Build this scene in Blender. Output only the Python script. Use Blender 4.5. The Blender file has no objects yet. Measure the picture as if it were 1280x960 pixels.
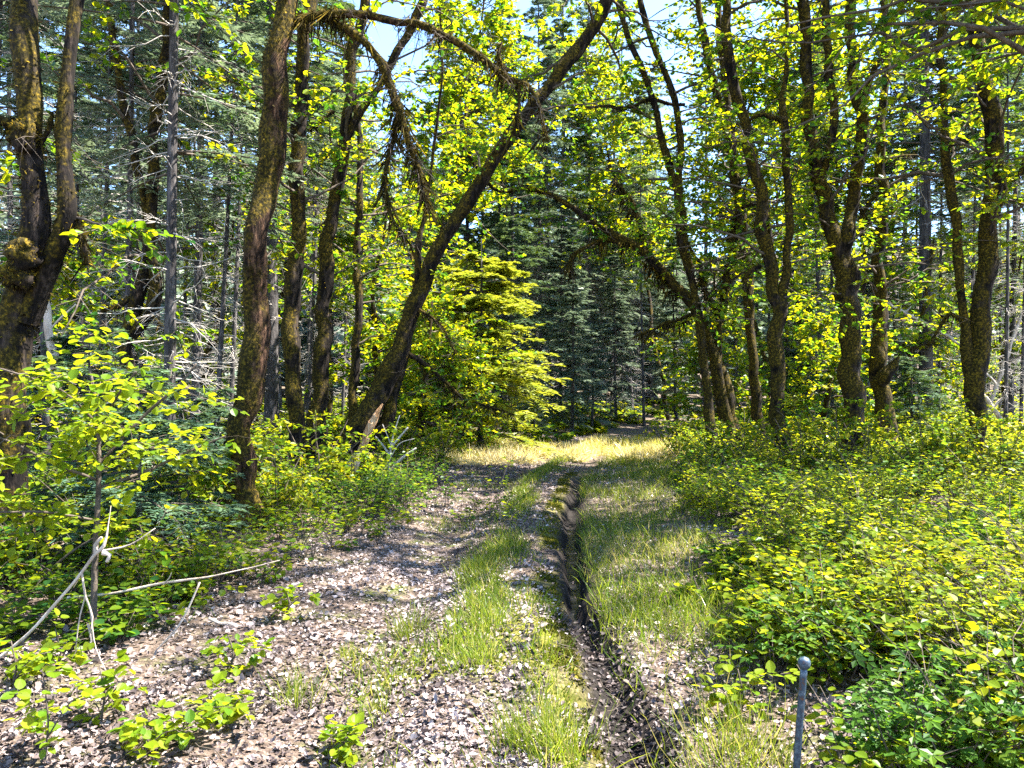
import bpy, math
import numpy as np
from mathutils import Vector

# ------------------------------------------------------------------ camera, sky, sun, exposure
scene = bpy.context.scene
COL = scene.collection
F, CX, HY, CAMZ = 950.0, 640.0, 490.0, 1.6      # focal length and horizon in pixels of the 1280 frame

cam = bpy.data.cameras.new("camera")
cam.sensor_width = 36.0
cam.lens = F / 1280.0 * 36.0
cam.clip_end = 3000.0
cam_ob = bpy.data.objects.new("camera", cam)
COL.objects.link(cam_ob)
cam_ob.location = (0, 0, CAMZ)
cam_ob.rotation_euler = (math.radians(90.0) + math.atan(10.0 / F), 0, 0)
scene.camera = cam_ob

SUN_AZ, SUN_EL = math.radians(86.0), math.radians(57.0)   # azimuth clockwise from the view axis
SUN = np.array([math.sin(SUN_AZ) * math.cos(SUN_EL), math.cos(SUN_AZ) * math.cos(SUN_EL), math.sin(SUN_EL)])

world = bpy.data.worlds.new("World")
scene.world = world
world.use_nodes = True
wn, wl = world.node_tree.nodes, world.node_tree.links
sky = wn.new("ShaderNodeTexSky")
sky.sky_type = 'NISHITA'
sky.sun_disc = False
sky.sun_elevation = SUN_EL
sky.sun_rotation = SUN_AZ
sky.altitude = 900.0
sky.dust_density = 0.3
sky.ozone_density = 4.0
bg = wn["Background"]
bg.inputs["Strength"].default_value = 0.09
wl.new(sky.outputs["Color"], bg.inputs["Color"])

sun = bpy.data.lights.new("sun", 'SUN')
sun.energy = 5.0
sun.angle = math.radians(0.5)
sun.color = (1.0, 0.95, 0.86)
sun_ob = bpy.data.objects.new("sun", sun)
COL.objects.link(sun_ob)
sun_ob.rotation_euler = Vector(SUN).to_track_quat('Z', 'Y').to_euler()
sun_ob.location = (20, 10, 30)

scene.view_settings.view_transform = 'Standard'
scene.view_settings.look = 'None'
scene.view_settings.gamma = 1.0
scene.view_settings.use_curve_mapping = False
scene.view_settings.exposure = 3.05
cy = scene.cycles
cy.max_bounces = 7
cy.diffuse_bounces = 4
cy.glossy_bounces = 2
cy.transmission_bounces = 5
cy.transparent_max_bounces = 4
cy.use_denoising = False
cy.caustics_reflective = False
cy.caustics_refractive = False
cy.sample_clamp_indirect = 6.0

R = np.random.default_rng(7)

# ------------------------------------------------------------------ small maths helpers
def norm(v):
    return v / np.maximum(np.linalg.norm(v, axis=-1, keepdims=True), 1e-9)

def hash3(i, j, k):
    n = (i * 73856093) ^ (j * 19349663) ^ (k * 83492791)
    n = (n ^ (n >> 13)) * 1274126177
    n = n & 0x7fffffff
    return ((n ^ (n >> 16)) & 0xffff) / 65535.0

def noise3(p):
    p = np.asarray(p, dtype=np.float64)
    i = np.floor(p).astype(np.int64)
    f = p - i
    u = f * f * (3 - 2 * f)
    r = 0.0
    for dx in (0, 1):
        wx = u[..., 0] if dx else 1 - u[..., 0]
        for dy in (0, 1):
            wy = u[..., 1] if dy else 1 - u[..., 1]
            for dz in (0, 1):
                wz = u[..., 2] if dz else 1 - u[..., 2]
                r = r + wx * wy * wz * hash3(i[..., 0] + dx, i[..., 1] + dy, i[..., 2] + dz)
    return r * 2 - 1

def noise2(x, y, s=1.0, seed=0):
    x = np.asarray(x, float)
    y = np.asarray(y, float)
    return noise3(np.stack([x * s, y * s, np.full(np.broadcast(x, y).shape, seed + 0.37)], -1))

def fbm2(x, y, s=1.0, seed=0, oct=3):
    r, a = 0.0, 1.0
    for o in range(oct):
        r = r + a * noise2(x, y, s * 2 ** o, seed + o)
        a *= 0.5
    return r

def smooth(a, b, x):
    t = np.clip((x - a) / (b - a), 0, 1)
    return t * t * (3 - 2 * t)

# ------------------------------------------------------------------ the lie of the land
CH_Y = [-5, 0, 3, 5, 7, 9.5, 14, 18, 22, 30, 40, 60, 100]
CH_X = [.5, .5, .54, .53, .57, .75, 1.22, 2.1, 3.3, 6.0, 10., 21., 48.]
def xch(Y):
    return np.interp(Y, CH_Y, CH_X)          # the water channel along the right wheel rut

def height(X, Y):
    X = np.asarray(X, float)
    Y = np.asarray(Y, float)
    d = X - xch(Y)
    z = 0.05 * noise2(X, Y, .6, 3) + 0.018 * noise2(X, Y, 3.1, 4) + 0.008 * noise2(X, Y, 11, 5)
    fade = (1 - smooth(12, 16, Y)) * (1 - .4 * smooth(8, 11, Y))
    wob = 0.06 * noise2(Y * 0 + 2, Y, 1.3, 8) + .035 * noise2(X, Y, 5.5, 12) + .02 * noise2(X, Y, 13, 13)
    wid = 0.095 + 0.035 * noise2(Y * 0 + 5, Y, .8, 9)
    z = z - (0.11 + .12 * smooth(4.4, 6.8, Y)) * np.exp(-(np.abs(d - wob) / (wid * (1.15 - .15 * smooth(4.4, 6.8, Y)))) ** 3) * fade                 # channel
    z = z + 0.05 * np.exp(-((d + 0.42 - wob) / .16) ** 2) * fade           # mossy lip beside it
    z = z + 0.06 * np.exp(-((d + 0.80) / .26) ** 2)                        # middle ridge
    z = z - 0.06 * np.exp(-((d + 1.35) / .3) ** 2)                         # left rut
    z = z + 0.13 * smooth(.3, 1.6, d) + 0.16 * smooth(2.0, 5.0, -d - .2)
    z = z + 0.012 * np.maximum(Y - 20, 0) + 0.05 * np.maximum(Y - 48, 0)
    z = z + 0.18 * np.maximum(Y - 75, 0) - 0.16 * np.maximum(Y - 240, 0)
    z = z + 0.06 * np.maximum(np.abs(X) - 24, 0) - .05 * np.maximum(np.abs(X) - 120, 0)
    return z

def P(px, py, Y):
    """point seen at that place of the photograph when it stands Y metres away"""
    return np.array([(px - CX) / F * Y, Y, CAMZ + (HY - py) / F * Y])

# ------------------------------------------------------------------ materials
def new_mat(name):
    m = bpy.data.materials.new(name)
    m.use_nodes = True
    nt = m.node_tree
    nt.nodes.clear()
    out = nt.nodes.new("ShaderNodeOutputMaterial")
    return m, nt, out

def N(nt, typ, **kw):
    n = nt.nodes.new(typ)
    for k, v in kw.items():
        setattr(n, k, v)
    return n

def ramp(nt, fac, stops):
    r = N(nt, "ShaderNodeValToRGB")
    e = r.color_ramp.elements
    while len(e) < len(stops):
        e.new(0.5)
    for el, (p, c) in zip(e, stops):
        el.position = p
        el.color = (*c, 1)
    nt.links.new(fac, r.inputs[0])
    return r.outputs[0]

def attr(nt, name="rnd"):
    a = N(nt, "ShaderNodeAttribute")
    a.attribute_name = name
    return a.outputs["Fac"]

def noise_node(nt, scale, detail=3, rough=.6, coord="Object", stretch=None):
    tc = N(nt, "ShaderNodeTexCoord")
    vec = tc.outputs[coord]
    if stretch:
        mp = N(nt, "ShaderNodeMapping")
        mp.inputs["Scale"].default_value = stretch
        nt.links.new(vec, mp.inputs[0])
        vec = mp.outputs[0]
    n = N(nt, "ShaderNodeTexNoise")
    n.inputs["Scale"].default_value = scale
    n.inputs["Detail"].default_value = detail
    n.inputs["Roughness"].default_value = rough
    nt.links.new(vec, n.inputs["Vector"])
    return n.outputs["Fac"]

def leaf_mat(name, stops, trans_stops, trans=.5, gloss=.005, rough=.38):
    m, nt, out = new_mat(name)
    a = attr(nt)
    d = N(nt, "ShaderNodeBsdfDiffuse")
    t = N(nt, "ShaderNodeBsdfTranslucent")
    nt.links.new(ramp(nt, a, stops), d.inputs[0])
    nt.links.new(ramp(nt, a, trans_stops), t.inputs[0])
    mx = N(nt, "ShaderNodeMixShader")
    mx.inputs[0].default_value = trans
    nt.links.new(d.outputs[0], mx.inputs[1])
    nt.links.new(t.outputs[0], mx.inputs[2])
    g = N(nt, "ShaderNodeBsdfGlossy")
    g.inputs["Roughness"].default_value = rough
    g.inputs["Color"].default_value = (1, 1, 1, 1)
    lw = N(nt, "ShaderNodeLayerWeight")
    lw.inputs[0].default_value = .25
    mm = N(nt, "ShaderNodeMath", operation='MULTIPLY_ADD')
    nt.links.new(lw.outputs["Fresnel"], mm.inputs[0])
    mm.inputs[1].default_value = .05
    mm.inputs[2].default_value = gloss
    m2 = N(nt, "ShaderNodeMixShader")
    nt.links.new(mm.outputs[0], m2.inputs[0])
    nt.links.new(mx.outputs[0], m2.inputs[1])
    nt.links.new(g.outputs[0], m2.inputs[2])
    nt.links.new(m2.outputs[0], out.inputs[0])
    return m

def bark_mat(name, stops, scale=9, stretch=(1, 1, .25), moss=None, moss_amt=.5, bump=.6):
    m, nt, out = new_mat(name)
    b = N(nt, "ShaderNodeBsdfPrincipled")
    b.inputs["Roughness"].default_value = .95
    b.inputs["Specular IOR Level"].default_value = .15
    n1 = noise_node(nt, scale, 6, .7, stretch=stretch)
    nf = noise_node(nt, scale * 3.2, 4, .7, stretch=stretch)
    av = N(nt, "ShaderNodeMath", operation='MULTIPLY_ADD')
    nt.links.new(nf, av.inputs[0])
    av.inputs[1].default_value = .55
    nt.links.new(n1, av.inputs[2])
    av2 = N(nt, "ShaderNodeMath", operation='SUBTRACT')
    nt.links.new(av.outputs[0], av2.inputs[0])
    av2.inputs[1].default_value = .275
    n1 = av2.outputs[0]
    col = ramp(nt, n1, stops)
    if moss:
        n2 = noise_node(nt, 2.2, 4, .65)
        geo = N(nt, "ShaderNodeNewGeometry")
        dot = N(nt, "ShaderNodeVectorMath", operation='DOT_PRODUCT')
        nt.links.new(geo.outputs["Normal"], dot.inputs[0])
        dot.inputs[1].default_value = (-.35, -.1, .75)       # moss grows on top and on the cool side
        ma = N(nt, "ShaderNodeMath", operation='MULTIPLY_ADD')
        nt.links.new(dot.outputs["Value"], ma.inputs[0])
        ma.inputs[1].default_value = .22
        nt.links.new(n2, ma.inputs[2])
        mr = N(nt, "ShaderNodeMapRange")
        mr.inputs["From Min"].default_value = .62 - .3 * moss_amt
        mr.inputs["From Max"].default_value = .74 - .3 * moss_amt
        nt.links.new(ma.outputs[0], mr.inputs["Value"])
        n3 = noise_node(nt, 30, 3, .7)
        mc = ramp(nt, n3, moss)
        mix = N(nt, "ShaderNodeMix", data_type='RGBA')
        nt.links.new(mr.outputs[0], mix.inputs["Factor"])
        nt.links.new(col, mix.inputs["A"])
        nt.links.new(mc, mix.inputs["B"])
        col = mix.outputs["Result"]
    nt.links.new(col, b.inputs["Base Color"])
    bp = N(nt, "ShaderNodeBump")
    bp.inputs["Strength"].default_value = bump
    bp.inputs["Distance"].default_value = .06
    nt.links.new(n1, bp.inputs["Height"])
    nt.links.new(bp.outputs[0], b.inputs["Normal"])
    nt.links.new(b.outputs[0], out.inputs[0])
    return m

def plain_attr_mat(name, stops, rough=.9, spec=.2, trans=0.0):
    m, nt, out = new_mat(name)
    b = N(nt, "ShaderNodeBsdfPrincipled")
    b.inputs["Roughness"].default_value = rough
    b.inputs["Specular IOR Level"].default_value = spec
    c = ramp(nt, attr(nt), stops)
    nt.links.new(c, b.inputs["Base Color"])
    last = b.outputs[0]
    if trans:
        t = N(nt, "ShaderNodeBsdfTranslucent")
        nt.links.new(c, t.inputs[0])
        mx = N(nt, "ShaderNodeMixShader")
        mx.inputs[0].default_value = trans
        nt.links.new(last, mx.inputs[1])
        nt.links.new(t.outputs[0], mx.inputs[2])
        last = mx.outputs[0]
    nt.links.new(last, out.inputs[0])
    return m

MOSS = [(.32, (.005, .004, .001)), (.5, (.028, .021, .003)), (.68, (.15, .10, .008))]
M = {}
M['oak_bark'] = bark_mat("oak_bark", [(.38, (.0018, .0012, .001)), (.5, (.008, .0055, .0042)), (.66, (.042, .03, .023))], 10, (1, 1, .22), MOSS, .62)
M['oak_bark_pale'] = bark_mat("oak_bark_pale", [(.38, (.003, .0015, .001)), (.5, (.022, .011, .006)), (.66, (.13, .07, .04))], 11, (1, 1, .25), MOSS, .75, .8)
M['conifer_bark'] = bark_mat("conifer_bark", [(.3, (.018, .016, .017)), (.5, (.05, .045, .045)), (.7, (.14, .125, .12))], 12, (1, 1, .18), None, 0, .8)
M['dead_wood'] = bark_mat("dead_wood", [(.3, (.22, .17, .13)), (.5, (.42, .34, .27)), (.7, (.6, .5, .42))], 8, (1, 1, .2), None, 0, .3)
M['splinter'] = bark_mat("splinter_wood", [(.3, (.2, .09, .035)), (.5, (.42, .22, .10)), (.7, (.6, .42, .27))], 14, (1, 1, .12), None, 0, .5)
M['twig'] = bark_mat("twig_bark", [(.3, (.03, .024, .018)), (.7, (.12, .095, .075))], 14, None, None, 0, .2)
M['dead_twig'] = bark_mat("dead_twig_bark", [(.3, (.16, .145, .13)), (.7, (.46, .42, .38))], 14, None, None, 0, .2)
M['moss'] = plain_attr_mat("hanging_moss", [(0, (.010, .007, .003)), (.45, (.034, .025, .006)), (.75, (.09, .068, .009)), (1, (.26, .17, .015))], .95, .1, .3)
M['oak_leaf'] = leaf_mat("oak_leaf", [(0, (.022, .08, .014)), (.5, (.05, .125, .008)), (1, (.17, .19, .006))],
                         [(0, (.08, .22, .012)), (.4, (.22, .35, .006)), (.7, (.44, .46, .004)), (1, (.64, .54, .006))], .5)
M['shrub_leaf'] = leaf_mat("shrub_leaf", [(0, (.020, .07, .016)), (.4, (.075, .125, .006)), (1, (.19, .19, .008))],
                           [(0, (.07, .20, .014)), (.5, (.28, .36, .006)), (1, (.58, .50, .008))], .48, .006)
M['sapling_leaf'] = leaf_mat("sapling_leaf", [(0, (.05, .12, .008)), (1, (.15, .19, .008))],
                             [(0, (.20, .34, .008)), (1, (.54, .54, .010))], .52, .006)
M['bramble_leaf'] = leaf_mat("bramble_leaf", [(0, (.02, .06, .014)), (.5, (.045, .105, .010)), (.9, (.11, .16, .010)), (1, (.2, .12, .03))],
                             [(0, (.05, .16, .012)), (.6, (.18, .30, .010)), (1, (.45, .42, .012))], .45, .006)
M['ground_moss'] = plain_attr_mat("ground_moss_tuft", [(0, (.02, .025, .004)), (.4, (.06, .065, .006)), (.8, (.14, .125, .010)), (1, (.26, .2, .03))], .95, .1, .3)
M['needles'] = leaf_mat("conifer_needles", [(0, (.018, .05, .03)), (.6, (.045, .095, .055)), (1, (.10, .16, .08))],
                        [(0, (.04, .08, .03)), (1, (.16, .22, .05))], .3, .015, .5)
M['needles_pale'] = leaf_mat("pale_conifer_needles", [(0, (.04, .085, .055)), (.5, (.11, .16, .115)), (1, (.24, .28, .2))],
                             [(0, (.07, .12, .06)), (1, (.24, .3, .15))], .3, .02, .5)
M['fir_tips'] = leaf_mat("young_fir_needles", [(0, (.07, .12, .02)), (.5, (.15, .19, .012)), (1, (.27, .27, .012))],
                         [(0, (.14, .22, .02)), (1, (.5, .48, .02))], .45, .015, .5)
M['grass'] = leaf_mat("grass_blade", [(0, (.04, .085, .012)), (.55, (.09, .14, .015)), (.8, (.17, .19, .03)), (1, (.34, .28, .12))],
                      [(0, (.10, .18, .01)), (.6, (.26, .32, .015)), (1, (.5, .42, .1))], .45, .0)
M['dry_grass'] = leaf_mat("dry_grass_blade", [(0, (.16, .2, .02)), (.5, (.42, .37, .12)), (1, (.66, .57, .36))],
                          [(0, (.3, .34, .02)), (.5, (.5, .42, .05)), (1, (.6, .48, .2))], .45, .0)
M['litter'] = plain_attr_mat("fallen_leaf", [(0, (.025, .018, .017)), (.3, (.10, .074, .068)), (.62, (.25, .20, .19)), (1, (.46, .40, .39))], .65, .35, .12)

# ground: duff, mud in the channel, moss on the lip
m, nt, out = new_mat("forest_floor")
b = N(nt, "ShaderNodeBsdfPrincipled")
b.inputs["Roughness"].default_value = .95
b.inputs["Specular IOR Level"].default_value = .15
n1 = noise_node(nt, 1.6, 6, .7)
n2 = noise_node(nt, 28, 5, .75)
duff = ramp(nt, n2, [(.3, (.03, .02, .016)), (.5, (.09, .065, .05)), (.7, (.26, .2, .17))])
green = ramp(nt, n2, [(.3, (.02, .03, .008)), (.55, (.07, .085, .018)), (.75, (.2, .18, .06))])
mr = N(nt, "ShaderNodeMapRange")
mr.inputs["From Min"].default_value = .52
mr.inputs["From Max"].default_value = .66
nt.links.new(n1, mr.inputs["Value"])
mix = N(nt, "ShaderNodeMix", data_type='RGBA')
nt.links.new(mr.outputs[0], mix.inputs["Factor"])
nt.links.new(duff, mix.inputs["A"])
nt.links.new(green, mix.inputs["B"])
mud = ramp(nt, n2, [(.3, (.004, .0035, .0035)), (.7, (.025, .02, .017))])
mix2 = N(nt, "ShaderNodeMix", data_type='RGBA')
nt.links.new(attr(nt, "mud"), mix2.inputs["Factor"])
nt.links.new(mix.outputs["Result"], mix2.inputs["A"])
nt.links.new(mud, mix2.inputs["B"])
mossc = ramp(nt, n2, [(.3, (.04, .05, .005)), (.5, (.12, .12, .010)), (.7, (.26, .22, .02))])
mix3 = N(nt, "ShaderNodeMix", data_type='RGBA')
nt.links.new(attr(nt, "mossy"), mix3.inputs["Factor"])
nt.links.new(mix2.outputs["Result"], mix3.inputs["A"])
nt.links.new(mossc, mix3.inputs["B"])
nt.links.new(mix3.outputs["Result"], b.inputs["Base Color"])
bp = N(nt, "ShaderNodeBump")
bp.inputs["Strength"].default_value = .9
bp.inputs["Distance"].default_value = .03
nt.links.new(n2, bp.inputs["Height"])
nt.links.new(bp.outputs[0], b.inputs["Normal"])
nt.links.new(b.outputs[0], out.inputs[0])
M['floor'] = m

m, nt, out = new_mat("ditch_water")
b = N(nt, "ShaderNodeBsdfPrincipled")
b.inputs["Base Color"].default_value = (.012, .012, .014, 1)
b.inputs["Roughness"].default_value = .12
b.inputs["Specular IOR Level"].default_value = .12
n2 = noise_node(nt, 22, 3, .6)
bp = N(nt, "ShaderNodeBump")
bp.inputs["Strength"].default_value = .35
bp.inputs["Distance"].default_value = .02
nt.links.new(n2, bp.inputs["Height"])
nt.links.new(bp.outputs[0], b.inputs["Normal"])
nt.links.new(b.outputs[0], out.inputs[0])
M['water'] = m

m, nt, out = new_mat("painted_steel")
b = N(nt, "ShaderNodeBsdfPrincipled")
nn = noise_node(nt, 60, 4, .7)
nt.links.new(ramp(nt, nn, [(.3, (.10, .045, .02)), (.42, (.02, .035, .055)), (.58, (.05, .08, .11)), (.75, (.16, .18, .2))]), b.inputs["Base Color"])
b.inputs["Roughness"].default_value = .45
b.inputs["Metallic"].default_value = .35
nt.links.new(b.outputs[0], out.inputs[0])
M['steel'] = m

# ------------------------------------------------------------------ mesh building
def make_mesh(name, groups, mats, smooth_shade=False, attrs=None):
    """groups: list of (verts Nx3, faces Mxk, rnd per vertex or None, material index)"""
    vs, loops, sizes, mi, rnds, off = [], [], [], [], [], 0
    for g in groups:
        v, f, r, k = g
        if len(v) == 0:
            continue
        vs.append(v)
        loops.append((f + off).ravel())
        sizes.append(np.full(len(f), f.shape[1], np.int32))
        mi.append(np.full(len(f), k, np.int32))
        rnds.append(np.zeros(len(v)) if r is None else r)
        off += len(v)
    me = bpy.data.meshes.new(name)
    V = np.concatenate(vs).astype(np.float32)
    Lp = np.concatenate(loops).astype(np.int32)
    S = np.concatenate(sizes)
    me.vertices.add(len(V))
    me.vertices.foreach_set("co", V.ravel())
    me.loops.add(len(Lp))
    me.loops.foreach_set("vertex_index", Lp)
    me.polygons.add(len(S))
    me.polygons.foreach_set("loop_start", (np.cumsum(S) - S).astype(np.int32))
    me.polygons.foreach_set("material_index", np.concatenate(mi))
    me.polygons.foreach_set("use_smooth", np.full(len(S), smooth_shade))
    a = me.attributes.new("rnd", 'FLOAT', 'POINT')
    a.data.foreach_set("value", np.concatenate(rnds).astype(np.float32))
    for k, val in (attrs or {}).items():
        a = me.attributes.new(k, 'FLOAT', 'POINT')
        a.data.foreach_set("value", val.astype(np.float32))
    for mt in mats:
        me.materials.append(mt)
    me.update(calc_edges=True)
    return me

TRIS = [0]
def obj(name, me, parent=None, loc=None):
    o = bpy.data.objects.new(name, me)
    COL.objects.link(o)
    if parent is not None:
        o.parent = parent
    if loc is not None:
        o.location = loc
    return o

def tag(o, label=None, cat=None, group=None, kind=None):
    for k, v in (("label", label), ("category", cat), ("group", group), ("kind", kind)):
        if v:
            o[k] = v
    return o

def thing(name, label, cat, loc=(0, 0, 0), group=None):
    o = bpy.data.objects.new(name, None)
    o.empty_display_size = .3
    COL.objects.link(o)
    o.location = loc
    return tag(o, label, cat, group)

def copy_tree(o, parent=None):
    c = o.copy()
    COL.objects.link(c)
    c.parent = parent
    for ch in o.children:
        copy_tree(ch, c)
    return c

def spline(pts, step=.12):
    """Catmull-Rom through rows of (x, y, z, r)"""
    p = np.asarray(pts, float)
    if len(p) == 2:
        p = np.stack([p[0], (p[0] + p[1]) / 2, p[1]])
    q = np.concatenate([[2 * p[0] - p[1]], p, [2 * p[-1] - p[-2]]])
    res = []
    for i in range(len(p) - 1):
        a, b_, c, d = q[i:i + 4]
        n = max(2, int(np.linalg.norm(c[:3] - b_[:3]) / step))
        t = (np.arange(n) / n)[:, None]
        res.append(.5 * (2 * b_ + (c - a) * t + (2 * a - 5 * b_ + 4 * c - d) * t ** 2 + (3 * b_ - a - 3 * c + d) * t ** 3))
    res.append(p[-1:])
    r = np.concatenate(res)
    r[:, 3] = np.maximum(r[:, 3], .002)
    return r

def tube(path, sides=14, rough=.12, seed=0, cap=True, lump=2.5):
    pts, rad = path[:, :3], path[:, 3]
    n = len(pts)
    t = norm(np.gradient(pts, axis=0))
    u = np.zeros((n, 3))
    a = np.array([0., 1, 0]) if abs(t[0][1]) < .8 else np.array([1., 0, 0])
    u0 = norm(np.cross(t[0], a))
    for i in range(n):
        u0 = norm(u0 - np.dot(u0, t[i]) * t[i])
        u[i] = u0
    w = np.cross(t, u)
    th = np.arange(sides) / sides * 2 * np.pi
    d = np.cos(th)[None, :, None] * u[:, None] + np.sin(th)[None, :, None] * w[:, None]
    base = pts[:, None] + d * rad[:, None, None]
    k = noise3(base * lump + seed) * .6 + noise3(base * np.array([13, 13, 2.6]) + seed + 31) * .55
    rr = rad[:, None] * (1 + rough * k)
    v = (pts[:, None] + d * rr[..., None]).reshape(-1, 3)
    i, j = np.meshgrid(np.arange(n - 1), np.arange(sides), indexing='ij')
    j2 = (j + 1) % sides
    f = np.stack([i * sides + j, i * sides + j2, (i + 1) * sides + j2, (i + 1) * sides + j], -1).reshape(-1, 4)
    if cap:
        v = np.concatenate([v, pts[-1:] + t[-1:] * rad[-1] * .6])
        j = np.arange(sides)
        top = (n - 1) * sides
        fc = np.stack([top + j, top + (j + 1) % sides, np.full(sides, len(v) - 1), np.full(sides, len(v) - 1)], -1)
        f = np.concatenate([f, fc])
    return v, f

def tubes(pts, rad, sides=3):
    """many thin tubes at once: pts (B,n,3), rad (B,n)"""
    B, n, _ = pts.shape
    if B == 0:
        return np.zeros((0, 3)), np.zeros((0, 4), int)
    t = norm(np.gradient(pts, axis=1))
    d0 = norm(pts[:, -1] - pts[:, 0])
    a = np.where(np.abs(d0[:, 2:3]) > .7, np.array([[1., 0, 0]]), np.array([[0., 0, 1]]))
    u0 = norm(np.cross(d0, a))[:, None]
    u = norm(u0 - (u0 * t).sum(-1, keepdims=True) * t)
    w = np.cross(t, u)
    th = np.arange(sides) / sides * 2 * np.pi
    v = pts[:, :, None] + (np.cos(th)[:, None] * u[:, :, None] + np.sin(th)[:, None] * w[:, :, None]) * rad[:, :, None, None]
    b_, i, j = np.meshgrid(np.arange(B), np.arange(n - 1), np.arange(sides), indexing='ij')
    o = b_ * n * sides
    j2 = (j + 1) % sides
    f = np.stack([o + i * sides + j, o + i * sides + j2, o + (i + 1) * sides + j2, o + (i + 1) * sides + j], -1).reshape(-1, 4)
    return v.reshape(-1, 3), f

def ribbons(pts, rad):
    """hair-thin stems as strips: pts (B,n,3), rad (n,)"""
    B, n, _ = pts.shape
    d0 = norm(pts[:, -1] - pts[:, 0])
    u = norm(np.cross(d0, R.normal(size=(B, 3))))[:, None] * rad[None, :, None]
    v = np.stack([pts - u, pts + u], 2).reshape(-1, 3)
    b_, i = np.meshgrid(np.arange(B), np.arange(n - 1), indexing='ij')
    o = b_ * n * 2 + i * 2
    return v, np.stack([o, o + 1, o + 3, o + 2], -1).reshape(-1, 4)

def stamp(tv, tf, p, axis, nrm, size, wid=1.0, rnd=None):
    """copies of a flat template (x across, y along, z off the face) with their own frames"""
    B = len(p)
    if B == 0:
        return np.zeros((0, 3)), np.zeros((0, tf.shape[1]), int), np.zeros(0), 0
    a = norm(axis)
    x = norm(np.cross(a, nrm))
    n = np.cross(x, a)
    s = np.asarray(size)[:, None, None]
    wd = np.asarray(wid) * np.ones(B)
    v = p[:, None] + s * (tv[None, :, 0:1] * wd[:, None, None] * x[:, None] + tv[None, :, 1:2] * a[:, None] + tv[None, :, 2:3] * n[:, None])
    f = (np.arange(B) * len(tv))[:, None, None] + tf[None]
    if rnd is None:
        rnd = R.random(B)
    return v.reshape(-1, 3), f.reshape(-1, tf.shape[1]), np.repeat(np.clip(rnd, 0, 1), len(tv)), 0

T_LEAF = (np.array([[0, 0, 0], [-.33, .34, .06], [-.24, .72, .05], [0, 1, -.06], [.24, .72, .05], [.33, .34, .06]]),
          np.array([[0, 3, 2, 1], [0, 5, 4, 3]]))
# lobed oak leaf: each half one polygon
_h = [(0, 0, 0), (.10, .16, .02), (.34, .26, .07), (.20, .42, .04), (.42, .60, .06), (.20, .72, .03), (.18, .9, .0), (0, 1, -.06)]
T_LOBED = (np.array([[x, y, z] for x, y, z in _h] + [[-x, y, z] for x, y, z in _h[1:-1]]),
           np.array([[0, 1, 2, 3, 4, 5, 6, 7], [0, 7, 13, 12, 11, 10, 9, 8]]))
_h = [(0, 0, 0), (.26, .13, .04), (.42, .4, .08), (.34, .7, .05), (.14, .92, 0), (0, 1, -.05)]
T_ROUND = (np.array([[x, y, z] for x, y, z in _h] + [[-x, y, z] for x, y, z in _h[1:-1]]),
           np.array([[0, 1, 2, 3, 4, 5], [0, 5, 9, 8, 7, 6]]))
# curled fallen leaf
T_CURL = (np.array([[0, 0, .05], [-.34, .22, .22], [-.26, .5, .16], [-.38, .74, .26], [0, 1, .22], [.3, .7, .2], [.22, .48, .12], [.36, .25, .2], [0, .5, -.03]]),
          np.array([[0, 8, 2, 1], [8, 4, 3, 2], [8, 6, 5, 4], [0, 7, 6, 8]]))
T_BLADE = (np.array([[-.5, 0, 0], [.5, 0, 0], [.36, .5, .06], [-.36, .5, .06], [.04, 1, .3]]),
           np.array([[0, 1, 2], [0, 2, 3], [3, 2, 4]]))
T_TUFT = (np.array([[-.3, 0, 0], [.4, .35, .05], [0, 1, .15], [-.45, .5, .05]]), np.array([[0, 1, 2, 3]]))
T_DIAM = (np.array([[0, 0, 0], [.38, .5, .08], [0, 1, -.05], [-.38, .5, .08]]), np.array([[0, 1, 2], [0, 2, 3]]))
T_CURL2 = (np.array([[0, 0, .05], [-.36, .3, .22], [-.3, .75, .2], [0, 1, .2], [.3, .7, .22], [.36, .3, .18]]), np.array([[0, 3, 2, 1], [0, 5, 4, 3]]))

_t = []
for _a in (-1.05, 0.0, 1.05):
    _c, _s = math.cos(_a), math.sin(_a)
    for _x, _y, _z in ((0, .08, 0), (.2, .45, .07), (0, .8, -.05), (-.2, .45, .07)):
        _t.append((_x * _c + _y * _s, -_x * _s + _y * _c, _z))
T_TRI = (np.array(_t), np.array([[b + 0, b + 1, b + 2] for b in (0, 4, 8)] + [[b + 0, b + 2, b + 3] for b in (0, 4, 8)]))

def rand_dirs(n, up=0.0, spread=1.0, rng=R):
    v = rng.normal(size=(n, 3)) * spread
    v[:, 2] += up
    return norm(v)

# ------------------------------------------------------------------ where the sun reaches the ground
LIT = [  # x, y, z, radius x, radius y, strength : openings of the canopy, given by what the sun reaches through them
    (0.4, 19.3, 0, 3.8, 2.8, 1.0), (6.5, 30, 0, 4, 5, .9), (-.9, 5.4, 0, 1.0, 1.3, .85), (-1.0, 3.6, 0, 1.7, .8, .9),
    (-2.2, 4.0, 0, 1.2, .9, .85), (2.8, 4.0, .4, 2.2, 1.7, 1.0), (3.6, 6.3, .4, 2.4, 1.5, .95), (1.2, 6.2, 0, .7, .9, .8),
    (-3.4, 4.8, 1.6, 1.5, 1.0, .9), (-5.2, 8.5, .3, 1.2, 1.5, .6),
    (-.4, 20.2, 2.5, 2.6, 3, 1.0), (-.6, 20, 4.2, 2, 2.5, 1.0), (-3.5, 24, 6, 4, 4.5, .9), (-4.5, 21, 3, 2.5, 3, .8), (8, 24, 2, 4, 5, .85), (-8, 20, 3, 4, 5, .7),
    (-2.8, 8.6, 3.5, .8, .8, .8), (-1.9, 8.7, 5.6, 1.4, .9, .9), (-5.8, 7, 4.5, 1.2, 1.2, .7),
]
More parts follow.
